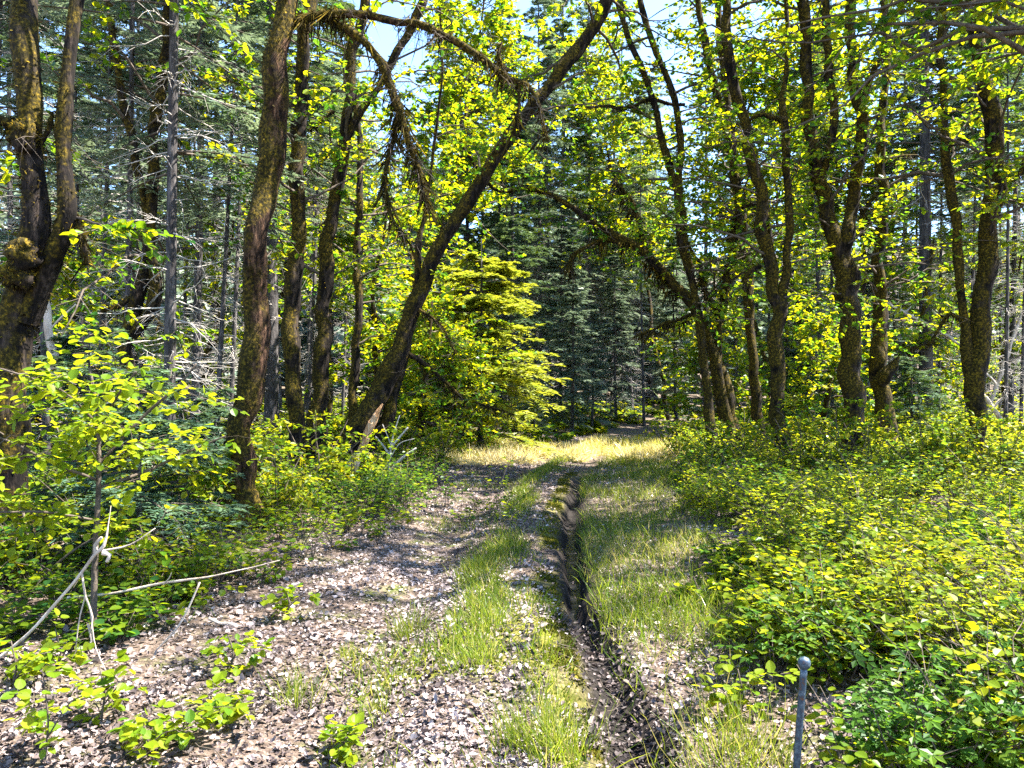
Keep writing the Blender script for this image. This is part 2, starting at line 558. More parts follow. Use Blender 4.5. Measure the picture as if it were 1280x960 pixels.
def open_canopy(p, rng=R):
    """mask of the leaves that stay: the crowns are thin where the sun comes through"""
    L = np.zeros(len(p))
    for cx, cy_, cz, rx, ry, s in LIT:
        t = (p[:, 2] - cz) / SUN[2]
        d = np.sqrt(((p[:, 0] - SUN[0] * t - cx) / rx) ** 2 + ((p[:, 1] - SUN[1] * t - cy_) / ry) ** 2)
        L = np.maximum(L, s * (1 - smooth(.75, 1.15, d)) * (p[:, 2] > cz + .8))
    return (rng.random(len(p)) > L * .97) | (p[:, 2] < 1.4)

# ================================================================== THE SETTING
def axis(lo, hi, fine_lo, fine_hi, fine, grow):
    a = [fine_lo]
    s = fine
    while a[-1] > lo:
        s *= grow
        a.append(a[-1] - s)
    b_ = list(np.arange(fine_lo + fine, fine_hi, fine))
    s = fine
    c = [b_[-1]]
    while c[-1] < hi:
        s *= grow
        c.append(c[-1] + s)
    return np.array(a[::-1] + b_ + c[1:])

gx = axis(-500, 500, -2.4, 2.0, .05, 1.08)
gy = axis(-30, 900, 2.8, 8.0, .06, 1.035)
GX, GY = np.meshgrid(gx, gy, indexing='ij')
GZ = height(GX, GY)
i, j = np.meshgrid(np.arange(len(gx) - 1), np.arange(len(gy) - 1), indexing='ij')
w = len(gy)
gf = np.stack([i * w + j, (i + 1) * w + j, (i + 1) * w + j + 1, i * w + j + 1], -1).reshape(-1, 4)
d = GX - xch(GY)
wob = 0.06 * noise2(GY * 0 + 2, GY, 1.3, 8)
mudv = np.exp(-((d - wob) / .21) ** 4) * (1 - smooth(12, 16, GY))
mossv = np.exp(-((d + .25 - wob) / .11) ** 4) * smooth(-.35, .1, noise2(GX, GY, 1.1, 21) + .15) * (1 - smooth(13, 17, GY)) * (.35 + .5 * smooth(-.2, .4, noise2(GX, GY, 5, 22)))
mossv = np.maximum(mossv, smooth(.35, .6, noise2(GX, GY, 1.6, 23)) * .7 * (np.abs(d + .8) < .5))
g = obj("ground", make_mesh("ground", [(np.stack([GX, GY, GZ], -1).reshape(-1, 3), gf, None, 0)], [M['floor']], True,
        {"mud": mudv.ravel(), "mossy": mossv.ravel()}))
tag(g, kind="structure")

# standing water in the rut
wy = np.arange(4.9, 12.5, .12)
wx = xch(wy) + 0.06 * noise2(wy * 0 + 2, wy, 1.3, 8)
wv = np.concatenate([np.stack([wx - .16, wy, -.165 + wy * 0], -1), np.stack([wx + .16, wy, -.165 + wy * 0], -1)])
n = len(wy)
ii = np.arange(n - 1)
wf = np.stack([ii, ii + n, ii + n + 1, ii + 1], -1)
tag(obj("water", make_mesh("water", [(wv, wf, None, 0)], [M['water']])), kind="structure")

# ================================================================== TREES
def leaf_group(p, axis_, nrm, size, tmpl, rnd, cull=True):
    if cull and len(p):
        k = open_canopy(p)
        p, axis_, nrm, size, rnd = p[k], axis_[k], nrm[k], size[k], rnd[k]
    return stamp(tmpl[0], tmpl[1], p, axis_, nrm, size, R.uniform(.85, 1.2, len(p)), rnd)

def branch_out(path, n, zlo, zhi, lo, hi, rng, up=.35):
    """n side branches from a stem path between two heights: (n,7,3), radii"""
    k = np.where((path[:, 2] > zlo) & (path[:, 2] < zhi))[0]
    if len(k) == 0:
        return np.zeros((0, 7, 3)), np.zeros((0, 7))
    s = path[rng.choice(k, n)]
    az = rng.random(n) * 2 * np.pi
    d = np.stack([np.cos(az), np.sin(az), rng.normal(up, .3, n)], -1)
    d = norm(d)
    L = rng.uniform(lo, hi, n)
    t = np.linspace(0, 1, 7)
    bend = rng.normal(0, .22, (n, 3))
    bend[:, 2] -= .12
    p = s[:, None, :3] + L[:, None, None] * (d[:, None] * t[None, :, None] + bend[:, None] * (t ** 2)[None, :, None])
    p[:, 1:] += rng.normal(0, .035, (n, 6, 3)) * L[:, None, None] * .6
    r0 = np.minimum(s[:, 3] * .5, .008 + .010 * L)
    r = r0[:, None] * (1 - t * .82)[None]
    return p, r

def twigs_of(bp_, br, m, lo, hi, rng):
    B = len(bp_)
    if B == 0:
        return np.zeros((0, 4, 3)), np.zeros((0, 4))
    u = rng.uniform(.25, 1, (B, m)) * 5.999
    k = u.astype(int)
    fr = (u - k)[..., None]
    bi = np.arange(B)[:, None]
    s = bp_[bi, k] * (1 - fr) + bp_[bi, k + 1] * fr
    t = norm(bp_[bi, k + 1] - bp_[bi, k])
    d = norm(t * .7 + rng.normal(0, .6, (B, m, 3)) * np.array([1, 1, .5]))
    L = rng.uniform(lo, hi, (B, m))
    tt = np.linspace(0, 1, 4)
    p = s[..., None, :] + L[..., None, None] * (d[..., None, :] * tt[:, None] + np.array([0, 0, -.12]) * (tt ** 2)[:, None])
    r = np.broadcast_to(.0065 * (1 - .75 * tt), (B, m, 4))
    return p.reshape(-1, 4, 3), r.reshape(-1, 4)

def leaves_on(tp, q, lo, hi, rng, tmpl=T_LEAF, cull=True, flat=.45, tone=0.0):
    B = len(tp)
    if B == 0:
        return stamp(tmpl[0], tmpl[1], np.zeros((0, 3)), np.zeros((0, 3)), np.zeros((0, 3)), np.zeros(0))
    u = (rng.uniform(.15, 1, (B, q)) * 2.999)
    k = u.astype(int)
    fr = (u - k)[..., None]
    bi = np.arange(B)[:, None]
    s = tp[bi, k] * (1 - fr) + tp[bi, k + 1] * fr
    t = norm(tp[:, -1] - tp[:, 0])[:, None]
    ax = norm(t * .5 + rng.normal(0, .7, (B, q, 3)) * np.array([1, 1, .4]) + np.array([0, 0, -.12]))
    nr = norm(rng.normal(0, flat, (B, q, 3)) + np.array([0, 0, 1.]))
    sz = rng.uniform(lo, hi, (B, q))
    tw = rng.normal(0, .18, (B, 1))
    rn = np.clip(rng.random((B, q)) * .7 + .15 + tw + tone, 0, 1)
    s = s + ax * .015
    return leaf_group(s.reshape(-1, 3), ax.reshape(-1, 3), nr.reshape(-1, 3), sz.ravel(), tmpl, rn.ravel(), cull)

def moss_on(path, dens, lo, hi, rng, hang=True):
    """strands that hang from a limb, or tufts that stand off a trunk"""
    seg = np.linalg.norm(np.diff(path[:, :3], axis=0), axis=1)
    n = int(seg.sum() * dens)
    if n == 0:
        return np.zeros((0, 3)), np.zeros((0, 4), int), np.zeros(0), 0
    cum = np.concatenate([[0], np.cumsum(seg)])
    u = rng.random(n) * cum[-1]
    c = np.stack([np.interp(u, cum, path[:, q]) for q in range(4)], -1)
    tg = norm(np.gradient(path[:, :3], axis=0))
    t = norm(np.stack([np.interp(u, cum, tg[:, q]) for q in range(3)], -1))
    rd = rng.normal(size=(n, 3))
    rd = norm(rd - (rd * t).sum(-1, keepdims=True) * t)
    keep = noise3(c[:, :3] * 1.7 + 5) + .9 * noise3(c[:, :3] * 5.5 + 9) + .35 * rd[:, 2] - .35 * rd[:, 0] > rng.uniform(-.7, .5, n)
    c, t, rd = c[keep], t[keep], rd[keep]
    n = len(c)
    p = c[:, :3] + rd * c[:, 3:4] * .93
    sz = rng.uniform(lo, hi, n) * (.3 + rng.random(n) ** 4 * 1.8)
    if hang:
        ax = norm(np.stack([rng.normal(0, .3, n), rng.normal(0, .3, n), -np.ones(n)], -1) + rd * .5)
    else:
        ax = norm(rd + rng.normal(0, .5, (n, 3)) + np.array([0, 0, -.25]))
    nr = norm(rng.normal(size=(n, 3)))
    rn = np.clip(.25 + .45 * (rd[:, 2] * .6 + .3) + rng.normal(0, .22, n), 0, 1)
    wd = rng.uniform(.04, .09, n) * min(1.3, max(1.0, float(path[:, 1].mean()) / 9)) if hang else rng.uniform(.25, .6, n)
    return stamp(T_TUFT[0], T_TUFT[1], p, ax, nr, sz, wd, rn)

def px_path(rows, Y, ground=False, flare=False):
    """rows (px, py, width px[, extra depth]) -> (x,y,z,r) polyline"""
    out_ = []
    for q in rows:
        y = Y + (q[3] if len(q) > 3 else 0)
        p = P(q[0], q[1], y)
        out_.append([*p, q[2] * .5 * y / F])
    if ground:
        p = out_[0]
        gz = float(height(p[0], p[1]))
        p[2] = gz + .05
        out_[0] = p
        out_.insert(0, [p[0], p[1], gz - .2, p[3] * (2.1 if flare else 1.1)])
        if flare:
            p[2] = gz + .06
            p[3] *= 1.55
            out_.insert(2, [p[0], p[1], gz + .38, p[3] / 1.55 * 1.08])
    return out_

def extend(rows, ztop, rng, lean=.12):
    """carry a stem on above the frame"""
    p = np.array(rows[-1], float)
    d = norm(np.array(rows[-1][:3]) - np.array(rows[-2][:3]))
    d = norm(d * .6 + np.array([0, 0, .6]))
    while p[2] < ztop:
        d = norm(d + rng.normal(0, lean, 3) + np.array([0, 0, .1]))
        p = np.concatenate([p[:3] + d * 1.2, [max(p[3] * .88, .02)]])
        rows.append(list(p))
    return rows

def stuff(o):
    o["kind"] = "stuff"
    return o

def to_local(gr, o):
    return (gr[0] - o, gr[1], gr[2], gr[3])

def oak(label, Y, stems, limbs=(), top=11., nb=26, leaf=(.075, .13), zlo=2.2, blen=(1.0, 2.6), bark='oak_bark', name="mossy_oak_tree",
        moss=90, seed=1, sides=20, extras=None, q=10, mt=7, strand=(.04, .14), tone=0.0, group=None, leafy_limbs=True):
    rng = np.random.default_rng(seed)
    paths = []
    for si, s in enumerate(stems):
        rows = px_path(s, Y, ground=(si == 0), flare=True)
        rows = extend(rows, top, rng) if rows[-1][2] > 3.0 and rows[-1][3] > .03 else rows
        pth = spline(rows)
        wv_ = noise3(np.stack([pth[:, :3] * .9 + k * 17 + seed for k in range(3)], 0)).T * .6 + noise3(np.stack([pth[:, :3] * 2.6 + k * 19 + seed for k in range(3)], 0)).T * .3
        pth[:, :2] += wv_[:, :2] * np.minimum(.2, pth[:, 3:4] * 1.35)
        pth[:, 3] *= (.74 if seed > 50 else .8) * (1 + .11 * noise3(pth[:, :3] * np.array([1, 1, 2.0]) + seed))
        paths.append(pth)
    base = np.array([paths[0][0][0], paths[0][0][1], float(height(paths[0][0][0], paths[0][0][1]))])
    t = thing(name, label, "tree", tuple(base), group)
    for si, p in enumerate(paths):
        v, f = tube(p, sides, .26, seed + si)
        obj("trunk" if si == 0 else "stem", make_mesh("trunk", [(v - base, f, None, 0)], [M[bark]], True), t)
    lp = []
    for li, s in enumerate(limbs):
        p = spline(px_path(s, Y), .09)
        p[:, :3] += (noise3(np.stack([p[:, :3] * 2.1 + k * 17 for k in range(3)], 0)).T * .07 + noise3(np.stack([p[:, :3] * 6 + k * 11 for k in range(3)], 0)).T * .025)
        p[:, 3] *= .68
        lp.append(p)
        v, f = tube(p, 9, .38, seed + 50 + li, lump=5)
        obj("limb", make_mesh("limb", [(v - base, f, None, 0)], [M[bark]], True), t)
    # side branches, twigs, leaves
    bs, rs = [], []
    for p in paths:
        nbp = max(2, int(nb * len(p) / sum(len(z) for z in paths)))
        a, r = branch_out(p, nbp, zlo, 99, *blen, rng)
        bs.append(a)
        rs.append(r)
    bare, bare_r = [np.zeros((0, 7, 3))], [np.zeros((0, 7))]
    for p in lp:
        a, r = branch_out(p, max(2, int(len(p) * .09 * 2)), 1.0, 99, .35, .9, rng, .1)
        bs.append(a[::2] if leafy_limbs else a[:0])
        rs.append(r[::2] if leafy_limbs else r[:0])
        a, r = branch_out(p[len(p) // 5:], max(3, int(len(p) * .09 * 9)), 1.0, 99, .15, .75, rng, -.5)
        bare.append(a)
        bare_r.append(r * .45)
    bs, rs = np.concatenate(bs), np.concatenate(rs)
    tp, tr = twigs_of(bs, rs, mt, .3, .85, rng)
    k = open_canopy(tp[:, 2])
    tp, tr = tp[k], tr[k]
    for a, r in zip(bs, rs):
        v, f = tubes(a[None], r[None], 5)
        inside = (np.abs(a[3, 0]) < .7 * a[3, 1]) & (a[3, 2] < CAMZ + .54 * a[3, 1])
        if inside:
            obj("branch", make_mesh("branch", [(v - base, f, None, 0)], [M['twig']], True), t)
    out_of = np.array([not ((abs(a[3, 0]) < .7 * a[3, 1]) and (a[3, 2] < CAMZ + .54 * a[3, 1])) for a in bs], bool)
    tv_ = (np.abs(tp[:, 2, 0]) < .75 * tp[:, 2, 1]) & (tp[:, 2, 2] < CAMZ + .58 * tp[:, 2, 1])
    gb, gt = tubes(bs[out_of], rs[out_of], 4), tubes(tp[tv_], tr[tv_], 3)
    bare, bare_r = np.concatenate(bare), np.concatenate(bare_r)
    g2, gr2 = twigs_of(bare, bare_r, 4, .1, .35, rng)
    gc, gd = tubes(bare, bare_r, 4), tubes(g2, gr2 * .5, 3)
    stuff(obj("twigs", make_mesh("twigs", [(g_[0] - base, g_[1], None, 0) for g_ in (gb, gt, gc, gd) if len(g_[0])], [M['twig']], True), t))
    mid = tp[:, 2]
    vis = (np.abs(mid[:, 0]) < .72 * mid[:, 1]) & (mid[:, 2] < CAMZ + .56 * mid[:, 1])
    lgs = [leaves_on(tp[vis], q, *leaf, rng, tone=tone), leaves_on(tp[~vis], max(3, q - 6), leaf[0] * 1.5, leaf[1] * 1.5, rng, T_DIAM, tone=tone)]
    lgs = [to_local(g_, base) for g_ in lgs if len(g_[0])]
    if lgs:
        stuff(obj("crown", make_mesh("crown", lgs, [M['oak_leaf']]), t))
    mg = []
    for p in paths:
        mg.append(to_local(moss_on(p[p[:, 2] < 8.5], moss * 11 * min(1.4, .4 + p[0, 3] * 3), .015, .036, rng, False), base))
    for p in lp:
        mg.append(to_local(moss_on(p, moss * 7, *strand, rng, True), base))
        mg.append(to_local(moss_on(p, moss * 8, .02, .045, rng, False), base))
    mg = [g_ for g_ in mg if len(g_[0])]
    if mg and moss:
        stuff(obj("moss", make_mesh("moss", mg, [M['moss']]), t))
    if extras:
        extras(t, base, Y, rng)
    return t

# --- left of the track
def t1_extra(t, base, Y, rng):
    for k, (px, py, w_, ex) in enumerate([(28, 168, 30, 1.25), (30, 318, 34, 1.0), (20, 345, 34, .9)]):
        c = P(px, py, Y - .12)
        r = w_ * .5 * Y / F
        th, ph = np.meshgrid(np.linspace(0, 2 * np.pi, 17)[:-1], np.linspace(.05, np.pi - .05, 9), indexing='ij')
        dirs = np.stack([np.sin(ph) * np.cos(th), np.sin(ph) * np.sin(th), np.cos(ph) * ex], -1)
        rr = r * (1 + .45 * noise3(dirs * 2.3 + k * 9) + .25 * noise3(dirs * 6 + k * 5))
        v = (c - base + dirs * rr[..., None]).reshape(-1, 3)
        i, j = np.meshgrid(np.arange(16), np.arange(8), indexing='ij')
        f = np.stack([i * 9 + j, ((i + 1) % 16) * 9 + j, ((i + 1) % 16) * 9 + j + 1, i * 9 + j + 1], -1).reshape(-1, 4)
        bl = obj("burl", make_mesh("burl", [(v, f, None, 0)], [M['oak_bark']], True), t)
        dm = norm(rng.normal(size=(700, 3)))
        mm_ = stamp(T_TUFT[0], T_TUFT[1], c - base + dm * np.array([1, 1, ex]) * r * rng.uniform(.85, 1.15, (700, 1)), norm(dm + rng.normal(0, .4, (700, 3)) + np.array([0, 0, -.5])),
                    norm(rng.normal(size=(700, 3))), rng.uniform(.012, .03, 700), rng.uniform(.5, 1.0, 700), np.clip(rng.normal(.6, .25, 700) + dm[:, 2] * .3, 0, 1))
        stuff(obj("moss", make_mesh("moss", [mm_], [M['moss']]), bl))

oak("thick dark mossy tree forked like a U at the left edge of the picture", 7.0,
    [[(15, 740, 52), (12, 600, 46), (20, 440, 48), (30, 330, 46), (34, 200, 38), (28, 90, 36), (24, -10, 36)],
     [(35, 400, 40), (62, 315, 30), (84, 255, 27), (78, 200, 20), (76, 140, 22), (84, 60, 20), (90, -10, 20)]],
    [[(30, 165, 22), (10, 150, 20), (-15, 140, 16)], [(84, 255, 14), (100, 290, 12), (108, 325, 8)],
     [(50, 190, 10), (64, 160, 8), (66, 145, 6)]],
    top=10, nb=16, seed=11, moss=120, extras=t1_extra, zlo=5.5, sides=20)

oak("tall mossy tree with orange-brown bark whose bare top limb arches over the track", 8.6,
    [[(306, 668, 50), (303, 600, 44), (304, 520, 42), (308, 450, 42), (316, 340, 36), (328, 230, 38), (340, 120, 38), (352, 30, 34), (360, -20, 32)]],
    [[(352, 30, 16), (392, 18, 16), (435, 14, 15), (500, 25, 15), (560, 45, 14), (605, 72, 13), (628, 98, 11), (660, 108, 9), (678, 135, 7), (690, 172, 4)],
     [(400, 20, 15, .1), (440, 38, 15, .1), (470, 68, 17, .15), (487, 100, 16, .2), (497, 140, 14, .2), (510, 175, 11, .2), (528, 215, 8, .2), (538, 262, 4, .2)],
     [(497, 140, 9, .2), (488, 190, 7, .25), (485, 235, 6, .2), (497, 275, 4, .2), (508, 300, 3, .2)],
     [(628, 98, 8), (622, 70, 7), (628, 52, 5)], [(645, 105, 6), (650, 135, 5), (646, 165, 3)]],
    top=10, nb=14, seed=23, moss=130, bark='oak_bark_pale', zlo=6.2, sides=30, leafy_limbs=False, strand=(.05, .24))

oak("straight grey-green trunk standing just behind the orange-brown mossy tree", 13.0,
    [[(367, 575, 30), (366, 480, 26), (366, 380, 25), (372, 250, 22), (378, 120, 22), (384, -10, 20)]],
    [], top=12, nb=22, seed=31, moss=70, zlo=4)

oak("dark slender tree forked near the top, beside the leaning trunk", 13.5,
    [[(393, 590, 30), (394, 500, 26), (402, 400, 24), (410, 300, 20), (424, 190, 19), (440, 90, 16), (448, 40, 15), (455, -10, 14)],
     [(425, 185, 13), (452, 130, 12), (478, 98, 11), (500, 60, 14), (522, 10, 14), (535, -25, 12)]],
    [[(420, 140, 6), (400, 155, 5), (385, 165, 4)]], top=12, nb=34, seed=37, moss=90, zlo=3.4)

def t5_extra(t, base, Y, rng):
    p = spline(px_path([(452, 565, 10, -.25), (462, 535, 11, -.28), (470, 520, 8, -.3), (478, 505, 2, -.3)], Y), .06)
    v, f = tube(p, 7, .4, 5, lump=9)
    obj("broken_stub", make_mesh("stub", [(v - base, f, None, 0)], [M['splinter']]), t)["label"] = "torn orange splintered stub at the foot of the trunk"
    p = spline(px_path([(430, 590, 9, -.3), (448, 570, 10, -.32), (440, 600, 6, -.4), (415, 640, 5, -.7)], Y), .06)
    v, f = tube(p, 7, .4, 6, lump=9)
    obj("broken_stub", make_mesh("stub", [(v - base, f, None, 0)], [M['dead_wood']]), t)

oak("dark mossy trunk leaning far to the right across the track", 13.2,
    [[(420, 612, 44), (440, 560, 40), (466, 500, 34), (495, 440, 30), (515, 390, 26), (540, 340, 23), (580, 265, 21), (612, 210, 20), (645, 155, 19), (690, 100, 19), (735, 35, 20), (762, -12, 18)],
     [(446, 596, 26, .2), (470, 545, 22, .2), (492, 480, 20, .2), (512, 405, 18, .15), (524, 350, 13, .1), (526, 300, 10), (532, 270, 5)]],
    [[(500, 430, 9), (530, 452, 8, .3), (560, 482, 6, .5), (600, 505, 5, .8), (640, 520, 3, 1.0)],
     [(520, 385, 5), (548, 405, 4), (575, 440, 3)]],
    top=9, nb=30, seed=41, moss=90, extras=t5_extra, zlo=5.0)

oak("thin crooked dark tree in the gap left of the leaning trunk", 17.0,
    [[(436, 575, 16), (440, 480, 14), (444, 400, 12), (446, 300, 12), (450, 220, 10), (440, 120, 9)]], [],
    top=9, nb=30, seed=43, moss=50, zlo=2.6)

oak("twisted brown tree tufted with moss, between the two thin grey conifer trunks", 11.5,
    [[(160, 640, 24), (165, 540, 20), (160, 440, 22), (172, 330, 20), (186, 250, 18), (196, 150, 16), (200, 60, 16), (205, -10, 15)],
     [(165, 420, 18), (190, 370, 20), (188, 330, 17), (180, 270, 14)]],
    [[(170, 370, 9), (150, 385, 9), (128, 392, 6)], [(188, 390, 8), (205, 410, 6)]], top=9, nb=20, seed=47, moss=120, zlo=3.2)

# --- right of the track
oak("slender mossy tree arching left over the track, its branch hung with moss", 16.0,
    [[(910, 572, 24), (900, 500, 19), (884, 430, 17), (862, 380, 16), (830, 340, 15), (795, 308, 14), (755, 285, 12), (715, 258, 10), (680, 240, 8), (650, 235, 6), (618, 236, 4)]],
    [[(792, 305, 10), (760, 300, 9), (735, 307, 8), (718, 320, 7), (710, 340, 5)],
     [(850, 370, 7), (815, 330, 7, .3), (790, 250, 6, .5), (770, 220, 4, .6)],
     [(868, 392, 6), (840, 402, 5), (815, 412, 4), (790, 420, 3)]],
    top=6, nb=20, seed=53, moss=120, zlo=2.5, blen=(.6, 1.6), strand=(.06, .30))

oak("slim dark trunk curving up left, first of the clump right of the track", 15.6,
    [[(893, 585, 22), (886, 520, 17), (878, 450, 15), (868, 360, 13), (858, 290, 12), (842, 215, 12), (822, 150, 11), (800, 85, 10), (780, 30, 10), (770, -15, 9)],
     [(868, 360, 12), (850, 270, 12), (852, 180, 11), (835, 110, 11), (812, 45, 10), (800, -15, 9)]],
    [[(858, 130, 6), (820, 125, 7), (775, 132, 6), (730, 130, 4)]], top=12, nb=48, seed=59, moss=70, zlo=4)

oak("dark trunk with a mossy elbow limb drooping from its fork", 16.2,
    [[(918, 578, 26), (910, 520, 20), (904, 450, 17), (898, 400, 15), (915, 320, 14), (922, 250, 14), (912, 180, 14), (895, 110, 12), (880, 40, 11), (872, -15, 10)]],
    [[(962, 325, 10, -.6), (955, 268, 11, -.6), (940, 252, 11, -.6), (925, 258, 10, -.6), (918, 285, 9, -.6), (912, 330, 9, -.6), (905, 380, 8, -.5)],
     [(900, 400, 10), (885, 372, 9), (870, 330, 8), (862, 300, 6)]], top=13, nb=46, seed=61, moss=110, zlo=3.6, strand=(.05, .24))

oak("straight slim dark trunk midway in the clump right of the track", 17.5,
    [[(950, 572, 22), (947, 500, 18), (942, 420, 16), (935, 350, 16), (925, 290, 15), (915, 200, 14), (905, 100, 13), (900, -10, 12)]],
    [], top=13, nb=40, seed=67, moss=60, zlo=4)

oak("dark mossy double-stemmed trunk, nearest of the clump right of the track", 14.2,
    [[(984, 600, 30), (980, 540, 26), (976, 470, 24), (978, 400, 22), (965, 330, 20), (950, 270, 20), (938, 200, 19), (925, 120, 17), (915, 50, 16), (908, -15, 15)],
     [(978, 405, 16), (985, 340, 13), (988, 270, 12), (982, 200, 12), (978, 140, 13), (985, 90, 8)]],
    [[(982, 150, 8), (955, 140, 8), (935, 150, 5), (915, 158, 4)], [(950, 330, 10), (935, 340, 9), (928, 375, 6)]],
    top=13, nb=46, seed=71, moss=100, zlo=3.3)

oak("thickest black trunk right of the track, splitting into three stems", 14.6,
    [[(1058, 592, 36), (1060, 540, 34), (1062, 470, 33), (1058, 390, 32), (1052, 310, 28), (1030, 230, 24), (1015, 150, 20), (1004, 70, 19), (992, -10, 18)],
     [(1062, 400, 26), (1064, 310, 22), (1070, 220, 20), (1070, 120, 18), (1072, 0, 17), (1074, -20, 17)],
     [(1030, 235, 15), (1042, 160, 14), (1036, 80, 14), (1032, -10, 13)]],
    [[(1072, 140, 9), (1090, 100, 11), (1106, 70, 9), (1112, 55, 5)]], top=14, nb=54, seed=73, moss=70, zlo=2.6, sides=18)

def t13_extra(t, base, Y, rng):
    p = spline(px_path([(1098, 478, 16, -.15), (1108, 468, 20, -.25), (1116, 458, 13, -.25), (1124, 446, 3, -.25)], Y), .05)
    v, f = tube(p, 9, .35, 5, lump=7)
    obj("burl", make_mesh("burl", [(v - base, f, None, 0)], [M['oak_bark']], True), t)

oak("dark trunk with a horned burl on its side, behind the thickest trunk", 17.0,
    [[(1106, 565, 32), (1103, 510, 28), (1100, 450, 26), (1098, 380, 22), (1102, 300, 16), (1104, 200, 15), (1106, 120, 13), (1112, 60, 12), (1110, -10, 11)]],
    [[(1106, 200, 7), (1130, 195, 6), (1150, 192, 4)], [(1098, 240, 6), (1085, 260, 5), (1080, 290, 4)]],
    top=13, nb=44, seed=79, moss=70, extras=t13_extra, zlo=3)

oak("forked mossy tree with a smooth pale foot at the right edge", 13.6,
    [[(1213, 600, 30), (1214, 540, 27), (1215, 480, 32), (1224, 420, 32), (1236, 340, 29), (1242, 250, 28), (1240, 150, 27), (1232, 70, 24), (1222, -10, 22)],
     [(1212, 470, 20), (1203, 400, 16), (1196, 330, 15), (1194, 230, 16), (1185, 170, 13), (1184, 90, 12), (1178, -10, 12)]],
    [[(1226, 330, 12), (1238, 282, 12), (1262, 235, 13), (1290, 185, 13)], [(1192, 180, 9), (1206, 176, 10), (1214, 178, 7)],
     [(1205, 400, 6), (1190, 390, 6), (1178, 410, 5), (1160, 432, 4)]],
    top=13, nb=76, seed=83, moss=80, zlo=4.2, blen=(1.4, 3.4))

# two off-frame neighbours added to shade the ground, boughs reaching in over the right edge
oak("leafy tree whose boughs hang in at the top right corner", 8.8, [[(1330, 780, 34), (1345, 500, 30), (1355, 200, 28), (1360, -50, 26)]], [],
    top=12, nb=110, seed=89, moss=40, zlo=5.2, blen=(1.8, 4.2), mt=9)
oak("tall leafy tree shading the bramble thicket from the right edge", 6.6, [[(1640, 800, 40), (1650, 500, 36), (1660, 100, 34), (1670, -300, 30)]], [],
    top=13, nb=110, seed=97, moss=0, zlo=4.6, blen=(1.8, 4.2), mt=9)

oak("tall leafy tree added for shade beyond the right edge beside the forked tree", 12.5, [[(1470, 640, 36), (1475, 500, 32), (1480, 200, 30), (1490, -50, 26)]], [],
    top=13, nb=110, seed=98, moss=40, zlo=4.0, blen=(1.8, 4.2), mt=9)  # another off-frame tree, added to shade the rear of the thicket

# --- lighter broadleaf trees of the middle distance, four builds set about
def small_oak(seed, H, spread, nb, leaf):
    rng = np.random.default_rng(seed)
    rows = [[0, 0, -.2, .13], [0, 0, .1, .10]]
    d = np.array([0, 0, 1.])
    p = np.array([0, 0, .1])
    while p[2] < H:
        d = norm(d + rng.normal(0, .13, 3) + np.array([0, 0, .15]))
        p = p + d * .8
        rows.append([*p, .09 * (1 - .8 * p[2] / H) + .015])
    path = spline(rows, .25)
    v, f = tube(path, 9, .2, seed)
    tm = make_mesh("trunk", [(v, f, None, 0)], [M['oak_bark']], True)
    bs, rs = branch_out(path, nb, H * (.16 if H < 10 else .42), 99, spread * .4, spread, rng, .3)
    tp, tr = twigs_of(bs, rs, 9, .35, .9, rng)
    gb, gt = tubes(bs, rs, 4), ribbons(tp, tr[0] if len(tr) else np.zeros(4))
    bm = make_mesh("branches", [(gb[0], gb[1], None, 0), (gt[0], gt[1], None, 0)], [M['twig']], True)
    lg = leaves_on(tp, 11, *leaf, rng, T_DIAM, cull=False, tone=.08)
    cm = make_mesh("crown", [lg], [M['oak_leaf']])
    return tm, bm, cm
OAKS = [small_oak(101, 8.5, 2.4, 60, (.10, .16)), small_oak(103, 6, 2.2, 50, (.10, .16)), small_oak(107, 11, 2.8, 70, (.11, .17)), small_oak(109, 4, 1.7, 40, (.10, .15)), small_oak(113, 17, 3.6, 150, (.13, .21)), small_oak(127, 15, 3.4, 140, (.13, .21))]
SPOTS = [  # px, distance, build, scale, label
    (505, 27, 4, 1.0, "tall yellow-green tree filling the sky between forked tree and drooping limb"),
    (835, 38, 4, 1.1, "tall far tree behind the first slim trunks of the right clump"),
    (985, 31, 5, 1.0, "tall leafy tree filling the sky behind the double-stemmed trunk"),
    (1065, 27, 4, .95, "tall leafy tree behind the three stems of the thickest trunk"),
    (390, 34, 5, 1.0, "tall yellow-green tree behind the straight grey-green trunk"),
    (540, 19.0, 3, 1.0, "low maple sapling before the lime fir"),
    (580, 18.2, 3, .75, "small maple sapling spreading before the lime fir's foot"),
    (545, 24, 0, 1.0, "bright yellow-green broadleaf tree right behind the leaning trunk"),
    (470, 21, 1, 1.0, "sunlit broadleaf tree showing left of the leaning trunk"),
    (410, 27, 2, 1.0, "tall sunlit tree glimpsed between the slender forked tree and the leaning trunk"),
    (1010, 25, 0, 1.0, "leafy tree filling the gap left of the thickest trunk"),
    (1130, 24, 1, 1.0, "low leafy tree right of the horned burl trunk"),
    (1075, 36, 2, 1.0, "far leafy tree behind the three-stemmed trunk"),
    (1170, 33, 0, .9, "leafy tree left of the forked tree at the right edge"),
    (250, 20, 1, 1.0, "leafy tree between the grey conifer trunk and the orange-brown tree"),
    (120, 24, 0, 1.0, "leafy tree behind the U-forked trunk"),
    (330, 30, 2, 1.0, "far leafy tree half hidden by the orange-brown tree"),
    (60, 15, 3, 1.1, "short leafy tree at the foot of the U-forked trunk"),
    (520, 17.5, 3, .9, "low broadleaf sapling hanging over the sunny glade"),
    (905, 22, 3, 1.0, "leafy sapling at the foot of the right clump"),
    (1025, 19, 3, .9, "leafy sapling in the gap before the thickest trunk"),
    (1250, 27, 1, 1.0, "leafy tree behind the right fork of the edge tree"),
]
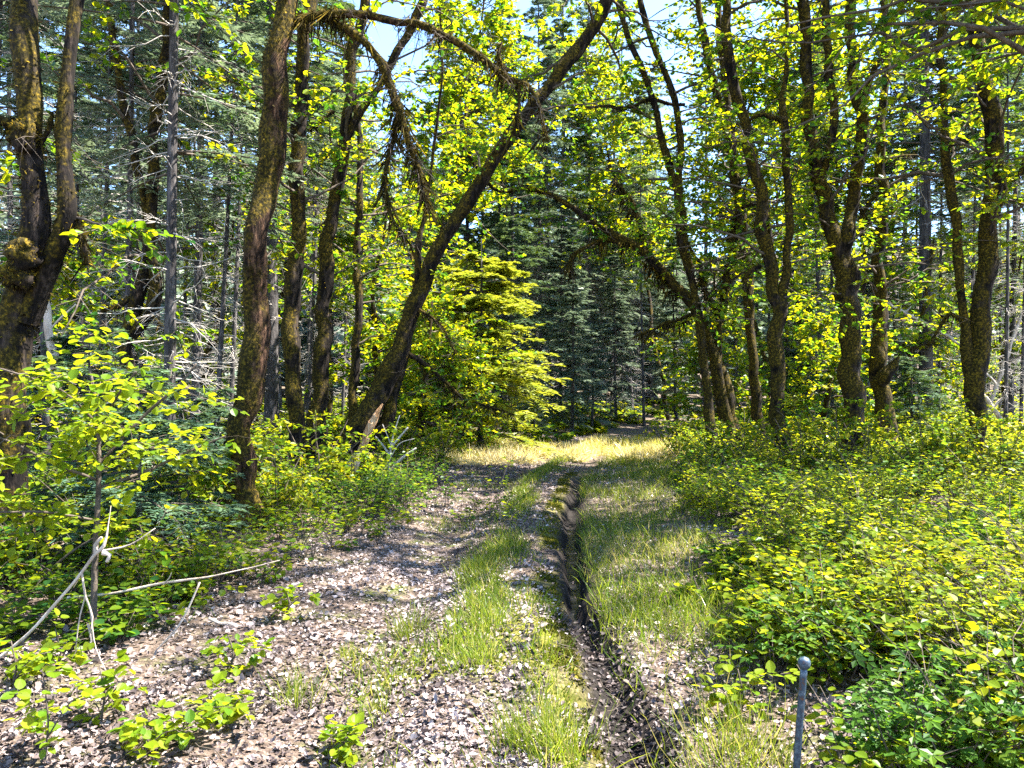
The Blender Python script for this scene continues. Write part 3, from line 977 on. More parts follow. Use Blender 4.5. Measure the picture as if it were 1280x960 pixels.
for k, (px, Y, b_, s, lab) in enumerate(SPOTS):
    X = (px - CX) / F * Y
    t = thing("broadleaf_tree", lab, "tree", (X, Y, float(height(X, Y))), "lighter broadleaf trees of the middle distance")
    t.rotation_euler.z = k * 2.4
    t.scale = (s, s, s)
    for nm, me in zip(("trunk", "branches", "crown"), OAKS[b_]):
        o = obj(nm, me, t)
        if nm in ('branches', 'crown', 'dead_branches'):
            stuff(o)

# --- conifers
def spray_tris(seedpts, dirs, length, width, rng, droop=.25):
    """flat needle fans: each twig carries pairs of narrow slivers"""
    B = len(seedpts)
    q = 7
    u = np.tile(np.linspace(.08, 1, q), (B, 1)) + rng.uniform(-.05, .05, (B, q))
    d = norm(dirs)
    side = norm(np.cross(d, np.array([0, 0, 1.])) + 1e-6)
    pos = seedpts[:, None] + d[:, None] * (u * length[:, None])[..., None] + np.array([0, 0, -1.]) * (droop * length[:, None] * u ** 2)[..., None]
    outp, outa, outs, outn = [], [], [], []
    for sgn in (-1, 1):
        a = norm(side[:, None] * sgn + d[:, None] * .9 + rng.normal(0, .16, (B, q, 3)))
        outp.append(pos)
        outa.append(a)
        outs.append((width[:, None] * (1.05 - .6 * u)) * rng.uniform(.7, 1.2, (B, q)))
        outn.append(norm(np.array([0, 0, 1.]) + rng.normal(0, .3, (B, q, 3))))
    return (np.concatenate([x.reshape(-1, 3) for x in outp]), np.concatenate([x.reshape(-1, 3) for x in outa]),
            np.concatenate([x.reshape(-1, 3) for x in outn]), np.concatenate([x.ravel() for x in outs]))

T_SLIVER = (np.array([[-.16, 0, 0], [.16, 0, 0], [.13, .55, .02], [0, 1, -.08], [-.13, .55, .02]]), np.array([[0, 1, 2, 3, 4]]))

def conifer(seed, H, r0, live, spread, nb, dead=0, mat='needles', tw=13, fan=.17, bark='conifer_bark', low=.02, split=False, loose=0):
    rng = np.random.default_rng(seed)
    z = np.linspace(-.2, H, 26)
    bendx, bendy = rng.normal(0, .012, 2) * H
    u = np.clip(z / H, 0, 1)
    path = np.stack([bendx * np.sin(u * 2.5), bendy * np.sin(u * 2.1), z, r0 * (1 - .88 * u) + r0 * .35 * np.exp(-np.maximum(z, 0) / .3)], -1)
    v, f = tube(spline(path, .3), 10, .12, seed, lump=4)
    tm = make_mesh("trunk", [(v, f, None, 0)], [M[bark]], True)
    def at_z(zz):
        return np.stack([np.interp(zz, z, path[:, q]) for q in range(3)], -1)
    zz = H * live + (H * .985 - H * live) * rng.random(nb) ** .85
    if loose:
        zz = H * live + H * (.98 - live) * (np.floor((zz / H) * loose) / loose + rng.normal(0, .012, nb)).clip(0, .99)
    rel = (zz - H * live) / (H * (1 - live))
    L = spread * (1 - np.clip(rel, 0, 1)) ** (.5 if loose else .75) * rng.uniform(.4 if loose else .65, 1.2 if loose else 1.1, nb) + .15
    az = rng.random(nb) * 2 * np.pi
    d = np.stack([np.cos(az), np.sin(az), .35 * rel - .05 + rng.normal(0, .1, nb)], -1)
    s = at_z(zz)
    t = np.linspace(0, 1, 7)
    bp_ = s[:, None] + L[:, None, None] * (d[:, None] * t[None, :, None] + np.array([0, 0, -.28]) * (t ** 1.8)[None, :, None] + np.array([0, 0, .1]) * (t ** 4)[None, :, None])
    br = (.006 + .008 * L)[:, None] * (1 - .85 * t)[None]
    gb = tubes(bp_, br, 4)
    # twigs: two rows left and right of each branch
    uu = np.sort(rng.uniform(.12, 1, (nb, tw)), 1) * 5.999
    k = uu.astype(int)
    fr = (uu - k)[..., None]
    bi = np.arange(nb)[:, None]
    ps = bp_[bi, k] * (1 - fr) + bp_[bi, k + 1] * fr
    tg = norm(bp_[bi, k + 1] - bp_[bi, k])
    sd = norm(np.cross(tg, np.array([0, 0, 1.])))
    sg = np.where(np.arange(tw) % 2 == 0, 1, -1)[None, :, None]
    td = norm(tg * .75 + sd * sg * rng.uniform(.4, 1.0, (nb, tw, 1)) + rng.normal(0, .12, (nb, tw, 3)))
    tl = (L[:, None] * .34 * (1.15 - uu / 6) + .12) * rng.uniform(.7, 1.2, (nb, tw))
    p, a, nr, sz = spray_tris(ps.reshape(-1, 3), td.reshape(-1, 3), tl.ravel(), np.full(nb * tw, fan), rng)
    tone = np.clip(np.tile(np.repeat((rng.normal(.42, .16, (nb, tw)) + (uu / 6) * .25).reshape(-1), 7), 2) + rng.normal(0, .1, len(p)), 0, 1)
    lg = stamp(T_SLIVER[0], T_SLIVER[1], p, a, nr, sz, 1.0, tone)
    parts = [("trunk", tm), ("branches", make_mesh("branches", [(gb[0], gb[1], None, 0)], [M['twig']], True)),
             ("crown", make_mesh("crown", [lg], [M[mat]]))]
    if dead:
        zz = H * low + (H * (live + .12) - H * low) * rng.random(dead)
        L = rng.uniform(.3, 1.0, dead) * spread * .55
        az = rng.random(dead) * 2 * np.pi
        d = np.stack([np.cos(az), np.sin(az), rng.normal(.0, .18, dead)], -1)
        t = np.linspace(0, 1, 6)
        q_ = at_z(zz)[:, None] + L[:, None, None] * (d[:, None] * t[None, :, None] + np.array([0, 0, -.3]) * (t ** 1.6)[None, :, None] + np.array([0, 0, .16]) * (t ** 4)[None, :, None])
        q_[:, 1:] += rng.normal(0, .02, (dead, 5, 3)) * L[:, None, None]
        rr = (.004 + .007 * L)[:, None] * (1 - .8 * t)[None]
        g1 = tubes(q_, rr, 4)
        st = q_[:, 2:5].reshape(-1, 3)
        st = np.repeat(st, 2, 0)
        dd = np.repeat(np.repeat(norm(q_[:, 3] - q_[:, 2]), 3, 0), 2, 0)
        dd = norm(dd + rng.normal(0, .55, dd.shape))
        ll = rng.uniform(.12, .45, len(st))
        tq = st[:, None] + ll[:, None, None] * (dd[:, None] * np.linspace(0, 1, 3)[None, :, None] + np.array([0, 0, -.2]) * (np.linspace(0, 1, 3) ** 2)[None, :, None])
        g2 = tubes(tq, np.tile(np.array([.0035, .0028, .0015]), (len(st), 1)), 3)
        if split:
            for b1 in range(dead):
                w1 = tubes(q_[b1:b1 + 1], rr[b1:b1 + 1] * 1.25, 5)
                w2 = tubes(tq[b1 * 6:b1 * 6 + 6], np.tile(np.array([.0035, .0028, .0015]), (6, 1)), 3)
                parts.append(("dead_branch", make_mesh("dead_branch", [(w1[0], w1[1], None, 0), (w2[0], w2[1], None, 0)], [M['dead_twig']], True)))
            return parts
        parts.append(("dead_branches", make_mesh("dead_branches", [(g1[0], g1[1], None, 0), (g2[0], g2[1], None, 0)], [M['dead_twig']], True)))
    return parts

CON = {
    'tall': conifer(201, 21, .105, .22, 2.6, 150, 90, 'needles_pale'),
    'near': conifer(221, 20, .095, .24, 2.3, 130, 75, 'needles_pale', split=True),
    'near2': conifer(223, 17, .06, .34, 2.0, 90, 80, 'needles_pale', 11, split=True),
    'tall2': conifer(203, 24, .19, .30, 3.0, 160, 90, 'needles'),
    'pole': conifer(205, 17, .07, .38, 1.7, 90, 110, 'needles_pale', 11),
    'pole2': conifer(207, 15, .06, .45, 1.4, 70, 90, 'needles', 11),
    'dense': conifer(209, 14, .14, .03, 2.6, 190, 0, 'needles', 14, .2),
    'pale': conifer(211, 11, .11, .04, 2.3, 170, 0, 'needles_pale', 14, .2),
    'young': conifer(213, 5.6, .07, .01, 2.5, 130, 0, 'fir_tips', 15, .2, loose=13),
    'seedling': conifer(215, 1.7, .025, .08, .75, 60, 0, 'needles', 10, .09),
}
def put_conifer(kind, px, Y, s, lab, group, rot=None, name="conifer_tree", sz=None):
    X = (px - CX) / F * Y
    t = thing(name, lab, "tree" if name != "conifer_seedling" else "seedling", (X, Y, float(height(X, Y))), group)
    t.rotation_euler.z = R.random() * 6.3 if rot is None else rot
    t.scale = (s, s, sz or s)
    for nm, me in CON[kind]:
        o = obj(nm, me, t)
        if nm in ('branches', 'crown', 'dead_branches'):
            stuff(o)
    return t
GP, GF = "straight conifers among the left trees", "conifers behind the right clump"
put_conifer('near', 211, 11.0, .95, "straight grey conifer trunk with bare drooping branches, left of the orange-brown tree", GP)
put_conifer('near2', 156, 12.5, .95, "thin straight grey conifer with bare twigs, second from the left edge", GP)
put_conifer('near2', 268, 13.5, .8, "thin leaning grey pole conifer just left of the orange-brown tree", GP).rotation_euler.x = .03
put_conifer('tall', 243, 17.0, 1.0, "shaded conifer trunk right of the straight grey one", GP)
put_conifer('pole2', 60, 14.0, 1.0, "bare thin conifer behind the U-forked trunk", GP)
put_conifer('pole', 122, 18.0, 1.0, "thin conifer showing through the fork of the U-shaped trunk", GP)
put_conifer('tall2', 340, 19.0, 1.0, "tall conifer hidden partly behind the orange-brown trunk", GP)
put_conifer('tall', 180, 25.0, 1.0, "far pale conifer between the two thin grey trunks", GP)
put_conifer('pole2', 300, 22.0, 1.1, "far thin conifer touching the orange-brown trunk's edge", GP)
put_conifer('tall2', 90, 30.0, 1.0, "large far conifer behind the U-forked trunk's gap", GP)
put_conifer('tall', -30, 14.0, 1.0, "pale-boughed conifer cut by the left edge", GP)
put_conifer('tall', 20, 22.0, 1.0, "pale conifer crown seen left of the U-forked trunk", GP)
put_conifer('pole', 380, 24.0, 1.0, "thin conifer behind the straight grey-green trunk", GP)
put_conifer('tall2', 265, 31.0, 1.0, "far tall conifer above the thin leaning pole", GP)

put_conifer('young', 600, 20.2, 1.0, "bushy young fir with sunlit yellow tips at the edge of the glade", None, name="young_fir_tree")
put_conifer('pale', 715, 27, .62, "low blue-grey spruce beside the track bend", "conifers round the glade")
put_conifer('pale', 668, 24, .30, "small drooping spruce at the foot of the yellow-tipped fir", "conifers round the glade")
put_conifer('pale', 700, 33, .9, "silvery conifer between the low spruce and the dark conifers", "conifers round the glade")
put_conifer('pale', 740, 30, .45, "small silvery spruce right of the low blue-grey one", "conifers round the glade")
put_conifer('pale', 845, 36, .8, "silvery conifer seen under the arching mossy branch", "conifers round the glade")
put_conifer('pole', 805, 33, .9, "thin grey conifer right of the dead poles", "conifers round the glade")
put_conifer('pole', 690, 36, 1.1, "straight pale conifer pole above the silvery spruces", "conifers round the glade")
put_conifer('pole', 625, 39, 1.1, "straight pale conifer pole over the lime fir", "conifers round the glade")
put_conifer('tall', 633, 41, 1.2, "tall hazy conifer filling the gap right of the leaning trunk", "conifers round the glade")
put_conifer('tall', 676, 36, 1.1, "tall pale conifer rising over the lime fir's right side", "conifers round the glade")
put_conifer('tall', 735, 40, 1.2, "tall pale conifer over the hollow where the track vanishes", "conifers round the glade")
put_conifer('tall', 790, 43, 1.2, "tall pale conifer above the arching mossy branch", "conifers round the glade")
put_conifer('pale', 770, 35, .7, "silvery spruce before the dark hollow by the track", "conifers round the glade")
put_conifer('dense', 640, 31, 1.0, "dark full conifer towering behind the yellow-tipped fir", "conifers round the glade")
put_conifer('dense', 585, 37, 1.2, "dark conifer behind the leaning trunk's middle", "conifers round the glade")
put_conifer('tall2', 700, 38, 1.0, "dark tall conifer over the low blue-grey spruce", "conifers round the glade")
put_conifer('dense', 670, 46, 1.3, "far dark conifer in the middle of the picture", "conifers round the glade")
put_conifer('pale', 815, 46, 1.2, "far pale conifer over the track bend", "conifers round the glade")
for k, (px, Y) in enumerate([(752, 43), (763, 42), (770, 45), (778, 42.5), (786, 46), (757, 47), (795, 44)]):
    put_conifer('pole2', px, Y, .9, ["first", "third", "fourth", "fifth", "sixth", "second", "seventh"][k] + " from the left of the bare dark poles where the track vanishes", "dead poles where the track vanishes")

put_conifer('tall2', 1157, 24.0, 1.15, "stout grey conifer trunk left of the forked edge tree", GF)
put_conifer('pole', 1140, 30.0, 1.0, "thin conifer beside the stout grey one", GF)
put_conifer('tall', 1262, 26.0, 1.0, "pale conifer pole at the right edge, behind the fork", GF)
put_conifer('pole', 1250, 31.0, 1.0, "pale thin pole right of the forked edge tree", GF)
put_conifer('pole2', 1275, 24.0, 1.0, "thinnest bare pole by the right edge", GF)
put_conifer('pole', 1205, 34.0, 1.1, "thin pole conifer seen through the edge tree's fork", GF)
put_conifer('pole', 1115, 40.0, 1.0, "far pole conifer right of the horned burl trunk", GF)
put_conifer('tall', 1085, 45.0, 1.0, "far conifer between the thickest trunk and the burl trunk", GF)
put_conifer('tall', 1020, 42.0, 1.0, "far conifer left of the thickest trunk", GF)
put_conifer('tall2', 985, 50.0, 1.0, "far conifer behind the double-stemmed trunk", GF)
put_conifer('pole', 1180, 42.0, 1.1, "far thin conifer left of the edge tree's fork", GF)
put_conifer('pole2', 1225, 40.0, 1.2, "far bare pole behind the edge tree's fork", GF)
put_conifer('tall', 925, 47.0, 1.0, "far conifer behind the middle of the right clump", GF)
put_conifer('pole', 845, 44.0, 1.0, "far thin conifer left of the right clump", GF)

for px, Y, kd, s, lab in [(1040, 33, 'pole', 1.2, "thin tall conifer in the gap left of the thickest trunk"), (1130, 50, 'tall2', 1.2, "far dark conifer between the burl trunk and the stout grey conifer"),
                          (1195, 52, 'tall', 1.2, "far pale conifer over the edge tree's left stem"), (1270, 46, 'tall2', 1.1, "far dark conifer in the right corner"),
                          (960, 58, 'tall', 1.25, "far pale conifer over the straight slim trunk"), (880, 60, 'tall2', 1.2, "far dark conifer over the first trunks of the right clump"),
                          (820, 55, 'tall', 1.2, "far pale conifer left of the right clump's crowns"), (655, 58, 'tall', 1.35, "far pale conifer tip above the crossing limb"),
                          (560, 55, 'tall2', 1.3, "far conifer behind the drooping moss limb"), (715, 62, 'tall', 1.4, "far pale conifer high over the vanishing track"),
                          (440, 48, 'tall', 1.25, "far pale conifer between the forked tree and the hanging limb"), (1105, 30, 'pale', 1.0, "blue-grey conifer behind the burl trunk"),
                          (1235, 36, 'pale', 1.1, "blue-grey conifer behind the edge tree's right stem"), (1010, 48, 'dense', 1.3, "full dark conifer behind the double-stemmed trunk")]:
    put_conifer(kd, px, Y, s, lab, GF)

for k, (px, Y, s, lab) in enumerate([(175, 6.6, 1.0, "young dark conifer under the leafy sapling on the left"), (235, 7.6, .8, "feathery conifer seedling left of the orange-brown tree's foot"),
                                     (110, 8.6, 1.3, "feathery young conifer behind the leafy sapling"), (270, 9.8, .9, "conifer seedling behind the orange-brown tree's foot"),
                                     (1140, 19, 1.4, "young conifer under the horned burl trunk"), (1000, 24, 1.6, "young conifer in the sun behind the clump")]):
    put_conifer('seedling', px, Y, s, lab, "conifer seedlings", name="conifer_seedling")

ORD = ["first", "second", "third", "fourth", "fifth", "sixth", "seventh", "eighth", "ninth", "tenth", "eleventh", "twelfth", "thirteenth"]
for k, (px, Y, kd, s) in enumerate([(40, 19, 'pole2', 1.0), (78, 24, 'pole', .9), (108, 21, 'pole2', 1.1), (138, 28, 'pole', 1.0), (172, 19, 'pole2', 1.0), (196, 30, 'pole', 1.1), (226, 21, 'pole2', 1.1),
                                    (256, 26, 'pole', 1.0), (286, 17.5, 'pole2', 1.0), (318, 25, 'pole', 1.0), (352, 29, 'pole2', 1.2), (384, 20, 'pole2', 1.0), (428, 32, 'pole', 1.0)]):
    put_conifer(kd, px, Y, s, "bare thin grey pole deep among the left trees, " + ORD[k] + " of thirteen from the left", "thin poles deep among the left trees")
for k, (px, Y, kd, s) in enumerate([(1030, 27, 'pole2', 1.1), (1122, 31, 'pole2', 1.2), (1148, 26, 'pole2', 1.0), (1172, 28, 'pole2', 1.2), (1208, 25, 'pole2', 1.1), (1232, 29, 'pole', 1.0), (1256, 22, 'pole2', 1.0), (1268, 34, 'pole', 1.1)]):
    put_conifer(kd, px, Y, s, "bare thin pole behind the right trees, " + ORD[k] + " of eight from the left", "thin poles behind the right trees")

# --- the wood beyond, one mass
def far_wood():
    rng = np.random.default_rng(301)
    groups = []
    n = 250
    ang = rng.uniform(-.75, .75, n)
    dist = rng.uniform(50, 105, n)
    X, Y = dist * np.tan(ang) * .9, dist
    Z = height(X, Y)
    H = rng.uniform(15, 26, n) * (1 - .38 * smooth(5, 35, X))
    for x, y, z0, h in zip(X, Y, Z, H):
        nb = 90
        rel = rng.random(nb) ** .9
        zz = h * (.08 + .92 * rel)
        L = (.16 * h * (1 - rel) ** .8 + .3) * rng.uniform(.6, 1.15, nb)
        az = rng.random(nb) * 6.283
        d = np.stack([np.cos(az), np.sin(az), rng.normal(-.25, .15, nb)], -1)
        for q in range(3):
            p = np.stack([x + 0 * zz, y + 0 * zz, z0 + zz], -1) + d * (L * q * .28)[:, None]
            groups.append(stamp(T_TUFT[0] * np.array([.8, 1, 1]), T_TUFT[1], p, norm(d + rng.normal(0, .3, d.shape)), norm(rng.normal(0, .5, d.shape) + np.array([0, 0, 1.])),
                                L * .62, 1.0, np.clip(rng.normal(.5, .25, nb), 0, 1)))
        tp = np.array([[x, y, z0 - .3], [x, y, z0 + h * .5], [x, y, z0 + h]])[None]
        v, f = tubes(tp, np.array([[.16, .1, .02]]) * h / 16, 5)
        groups.append((v, f, np.zeros(len(v)), 1))
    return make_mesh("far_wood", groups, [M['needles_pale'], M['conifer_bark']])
tag(obj("distant_woods", far_wood()), "pale mass of distant conifers beyond the nearer trees", "woods", kind="stuff")

# ================================================================== GROUND LAYER
def on_ground(x, y, dz=0.0):
    return np.stack([x, y, height(x, y) + dz], -1)

def scatter(n, x0, x1, y0, y1, dens, rng):
    """random ground points, denser towards the camera in the picture, kept by dens(x,y) in 0..1"""
    y = y0 * (y1 / y0) ** rng.random(n)
    x = rng.uniform(0, 1, n) * (x1 - x0) + x0
    k = rng.random(n) < dens(x, y)
    return x[k], y[k]

def in_view(x, y, m=1.15):
    return np.abs(x) < (640 / F) * y * m + .5

def left_edge(y):
    return np.interp(y, [2, 4.2, 5.6, 7.2, 9.5, 11.7, 15, 17, 22, 26], [-2.6, -2.6, -2.3, -1.4, -1.15, -1.1, -.9, -1.9, -1.6, 1.5])

def right_edge(y):
    return np.interp(y, [2, 3.2, 4.9, 7.2, 9.5, 11.7, 15, 20, 26], [.85, 1.0, 1.4, 1.8, 2.1, 2.5, 3.2, 4.2, 6.5])

rng = np.random.default_rng(401)
# fallen leaves
def d_litter(x, y):
    dd = x - xch(y)
    base = np.where((x > left_edge(y) - .8) & (x < right_edge(y) + .5), 1.0, .35)
    water = (np.abs(dd) < .2) & (y > 5.7)
    base = np.where(water, .10, np.where(np.abs(dd) < .17, .85, base))
    wb = 0.06 * noise2(y * 0 + 2, y, 1.3, 8)
    lip = (np.abs(dd + .25 - wb) < .1) & (noise2(x, y, 1.1, 21) > -.15)
    base = np.where(lip, .12, base)
    verge = (dd > .25) & (dd < 1.2)
    base = np.where(verge, .55, base)
    return base * in_view(x, y) * np.clip(.95 + .7 * noise2(x, y, 2.3, 35) + .4 * noise2(x, y, 6, 36), .4, 1)
x, y = scatter(420000, -11, 9, 2.5, 26, d_litter, rng)
n = len(x)
p = on_ground(x, y, rng.uniform(0, .02, n))
wet = (np.abs(x - xch(y)) < .22) & (y > 5.4) & (y < 12.5)
p[wet, 2] = np.maximum(p[wet, 2], -.16)
ax = rand_dirs(n, 0, 1, rng)
ax[:, 2] *= .35
nr = norm(rng.normal(0, .45, (n, 3)) + np.array([0, 0, 1.]))
size = np.clip(rng.lognormal(-3.65, .36, n), .012, .06) * (1 + np.maximum(y - 8, 0) * .05)
clump = .45 + .28 * noise2(x, y, .9, 33)
tn = clump + rng.normal(0, .24, n) - .35 * (np.abs(x - xch(y)) < .2)
wdt = rng.uniform(.7, 1.1, n)
lgs = []
for lo_, hi_, tm in ((0, 4.2, T_CURL), (4.2, 7.0, T_CURL2), (7.0, 99, T_DIAM)):
    k = (y >= lo_) & (y < hi_)
    lgs.append(stamp(tm[0], tm[1], p[k], ax[k], nr[k], size[k], wdt[k], tn[k]))
tag(obj("fallen_leaves", make_mesh("fallen_leaves", lgs, [M['litter']])), "dry brown curled leaves strewn over the track", "leaves", kind="stuff")

# twigs among the fallen leaves
x, y = scatter(2600, -6, 3, 2.6, 14, lambda x, y: ((x > left_edge(y) - .6) & (x < right_edge(y))) * in_view(x, y) * .8, rng)
n = len(x)
an = rng.random(n) * 6.283
ln = rng.uniform(.05, .3, n)
tt = np.linspace(-.5, .5, 4)
px_ = x[:, None] + np.cos(an)[:, None] * ln[:, None] * tt + rng.normal(0, .012, (n, 4))
py_ = y[:, None] + np.sin(an)[:, None] * ln[:, None] * tt + rng.normal(0, .012, (n, 4))
tw_ = tubes(np.stack([px_, py_, height(px_, py_) + rng.uniform(.008, .035, (n, 1))], -1), np.outer(rng.uniform(.001, .0035, n), [1, .9, .8, .4]), 4)
tag(obj("fallen_twigs", make_mesh("fallen_twigs", [(tw_[0], tw_[1], None, 0)], [M['twig']], True)), "thin grey twigs lying among the fallen leaves", "twigs", kind="stuff")

# grass
def blades(x, y, h, wd, tone, rng, lean=.35, sink=.01):
    n = len(x)
    p = on_ground(x, y, -sink)
    a = norm(np.stack([rng.normal(0, lean, n), rng.normal(0, lean, n), np.ones(n)], -1))
    nr = norm(np.stack([rng.normal(size=n), rng.normal(size=n), np.full(n, .15)], -1))
    return stamp(T_BLADE[0], T_BLADE[1], p, a, nr, h, wd / h, tone)

def d_verge(x, y):
    dd = x - xch(y)
    k = smooth(.02, .13, dd) * (1 - smooth(right_edge(y) - .25, right_edge(y) + .4, x))
    return k * np.clip(.45 + .9 * noise2(x, y, 1.1, 41), .06, 1) * (y < 21) * in_view(x, y)
def d_mid(x, y):
    dd = x - xch(y)
    k = np.exp(-((dd + .78 + .12 * noise2(x * 0, y, .9, 44)) / .15) ** 2) * .75 * smooth(-.1, .4, noise2(x, y, .55, 45) + .08 + .45 * smooth(6, 9, y))
    k2 = np.exp(-((dd + .36) / .1) ** 2) * smooth(.1, .5, noise2(x, y, .8, 47)) * .3
    k3 = smooth(.35, .55, noise2(x, y, 1.3, 46)) * .16 * (x > left_edge(y)) * (dd < -.2)
    return np.clip(k + k2 + k3, 0, 1) * (y < 18) * in_view(x, y)
x, y = scatter(125000, .4, 5.0, 2.5, 21, d_verge, rng)
n1_ = len(x)
h1 = rng.uniform(.07, .26, n1_) * (1 + .3 * noise2(x, y, .8, 49))
g1 = blades(x, y, h1, rng.uniform(.003, .006, n1_) * (1 + y * .05), np.clip(.56 + .3 * noise2(x, y, .7, 51) + rng.normal(0, .28, n1_), 0, 1), rng, .55)
x, y = scatter(260000, -3.2, 1.8, 2.5, 18, d_mid, rng)
n2_ = len(x)
h2 = rng.uniform(.05, .17, n2_)
g2 = blades(x, y, h2, rng.uniform(.004, .007, n2_) * (1 + y * .05), np.clip(.52 + rng.normal(0, .27, n2_), 0, 1), rng, .5)
tag(obj("grass", make_mesh("grass", [g1, g2], [M['grass']])), "green grass along the middle and right verge of the track", "grass", kind="stuff")

def d_glade(x, y):
    dd = x - xch(y)
    k = (x > left_edge(y) - .6) & (x < right_edge(y) + .6) & (y > 16.6 + 1.1 * noise2(x, y * 0, .9, 58)) & (y < 22.5)
    return k * np.clip(.55 + 1.0 * noise2(x, y, .9, 55) - .8 * np.exp(-((dd + 1.35) / .3) ** 2) - .5 * np.exp(-((dd + .15) / .25) ** 2), .03, 1)
x, y = scatter(42000, -4, 6, 16, 23, d_glade, rng)
n3_ = len(x)
h3 = rng.uniform(.1, .36, n3_) * (1 + .5 * noise2(x, y, 1.1, 59))
g3 = blades(x, y, h3, rng.uniform(.010, .02, n3_), np.clip(.52 + .6 * noise2(x, y, .8, 57) + rng.normal(0, .22, n3_), 0, 1), rng, .4)
kx = rng.random(n3_) < .8
g4 = blades(x[kx] + .1, y[kx] + .1, rng.uniform(.15, .4, int(kx.sum())), rng.uniform(.015, .03, int(kx.sum())), np.clip(rng.normal(.85, .15, int(kx.sum())), 0, 1), rng, 3.0, -.02)
tag(obj("dry_grass", make_mesh("dry_grass", [g3, g4], [M['dry_grass']])), "straw-yellow grass in the sunlit glade where the track bends", "grass", kind="stuff")

# moss cushions on the lip of the rut and the middle ridge
def d_moss(x, y):
    dd = x - xch(y) - 0.06 * noise2(y * 0 + 2, y, 1.3, 8)
    return np.exp(-((dd + .25) / .10) ** 4) * smooth(-.35, .1, noise2(x, y, 1.1, 21) + .15) * smooth(-.3, .2, noise2(x, y, 4, 81)) * (y < 15)
x, y = scatter(260000, -.2, 1.6, 2.6, 15, d_moss, rng)
n = len(x)
ms = stamp(T_TUFT[0], T_TUFT[1], on_ground(x, y, -.002), norm(rng.normal(0, .6, (n, 3)) + np.array([0, 0, .8])), norm(rng.normal(size=(n, 3))),
           rng.uniform(.008, .02, n) * (1 + y * .06), rng.uniform(.5, .9, n), np.clip(.55 + .5 * noise2(x, y, 3, 83) + rng.normal(0, .2, n), 0, 1))
tag(obj("ground_moss", make_mesh("ground_moss", [ms], [M['ground_moss']])), "yellow-green moss cushioning the left lip of the wet rut", "moss", kind="stuff")

# undergrowth: arching stems with flat-held leaves
def undergrowth(x, y, rng, hgt, stems, q, leaf, tmpl=T_ROUND, tone=0.0):
    n = len(x)
    b0 = np.repeat(on_ground(x, y, -.02), stems, 0)
    hh = np.repeat(hgt, stems) * rng.uniform(.55, 1.15, n * stems)
    az = rng.random(n * stems) * 6.283
    out_ = rng.uniform(.25, .8, n * stems) * hh
    t = np.linspace(0, 1, 4)
    p = b0[:, None] + np.stack([np.cos(az)[:, None] * out_[:, None] * t ** 1.5, np.sin(az)[:, None] * out_[:, None] * t ** 1.5, hh[:, None] * (t - .22 * t ** 3)], -1)
    p[:, 1:] += rng.normal(0, .03, (n * stems, 3, 3)) * hh[:, None, None]
    nearp = p[:, 0, 1] < 5.0
    srad = np.array([.0035, .003, .0022, .0012])
    st1 = tubes(p[nearp], np.tile(srad, (int(nearp.sum()), 1)), 3)
    st2 = ribbons(p[~nearp], srad * 1.2)
    u = rng.uniform(.3, 1, (len(p), q)) ** .7 * 2.999
    k = u.astype(int)
    fr = (u - k)[..., None]
    bi = np.arange(len(p))[:, None]
    s = p[bi, k] * (1 - fr) + p[bi, k + 1] * fr
    a2 = rng.random((len(p), q)) * 6.283
    ax = np.stack([np.cos(a2), np.sin(a2), rng.normal(-.05, .22, a2.shape)], -1)
    nr = norm(rng.normal(0, .3, s.shape) + np.array([0, 0, 1.]))
    far = np.repeat(1 + np.maximum(np.repeat(y, stems) - 9, 0) * .04, q)
    sz = rng.uniform(*leaf, len(p) * q) * far * np.repeat(np.repeat(.72 + .28 * smooth(3, 5, y), stems), q)
    s = s + ax * rng.uniform(.01, .06, (len(p), q, 1))
    tn = np.clip(.45 + tone + .25 * np.repeat(noise2(np.repeat(x, stems), np.repeat(y, stems), .8, 61), q) + rng.normal(0, .2, len(p) * q), 0, 1)
    s, ax, nr = s.reshape(-1, 3), ax.reshape(-1, 3), nr.reshape(-1, 3)
    wdt = rng.uniform(.9, 1.15, len(sz))
    res = []
    for lo_, hi_, tm in ((0, 5.2, tmpl), (5.2, 8.5, tmpl if tmpl is T_TRI else T_LEAF), (8.5, 999, T_DIAM)):
        k = (s[:, 1] >= lo_) & (s[:, 1] < hi_)
        if k.any():
            res.append(stamp(tm[0], tm[1], s[k], ax[k], nr[k], sz[k], wdt[k], tn[k]))
    for g_ in (st1, st2):
        if len(g_[0]):
            res.append((g_[0], g_[1], np.zeros(len(g_[0])), 1))
    return res

def d_right(x, y):
    return smooth(right_edge(y) - .1, right_edge(y) + .5, x + .3 * noise2(x, y, 1.5, 63)) * np.clip(.65 + 1.0 * noise2(x, y, 1.4, 64), .04, 1) * in_view(x, y)
def scatter_right(n, y0, y1):
    y = y0 * (y1 / y0) ** rng.random(n)
    e = right_edge(y) - .25
    x = e + rng.random(n) * (np.maximum(.72 * y + .5, e + .3) - e)
    k = rng.random(n) < d_right(x, y)
    return x[k], y[k]
x, y = scatter_right(4000, 2.75, 21)
k = ~((np.abs(x - 1.03) < .2) & (y < 3.0))
x, y = x[k], y[k]
hgt = rng.uniform(.25, .62, len(x)) * (1.05 + .55 * noise2(x, y, .9, 66) + .35 * noise2(x, y, 1.9, 67)) * np.where(rng.random(len(x)) < .08, 1.5, 1) * (1 + .2 * smooth(6, 12, y)) * smooth(right_edge(y) - .5, right_edge(y) + .6, x)
hgt = np.maximum(hgt, .15)
sp_ = noise2(x, y, 1.3, 68) + rng.normal(0, .35, len(x))
ug = []
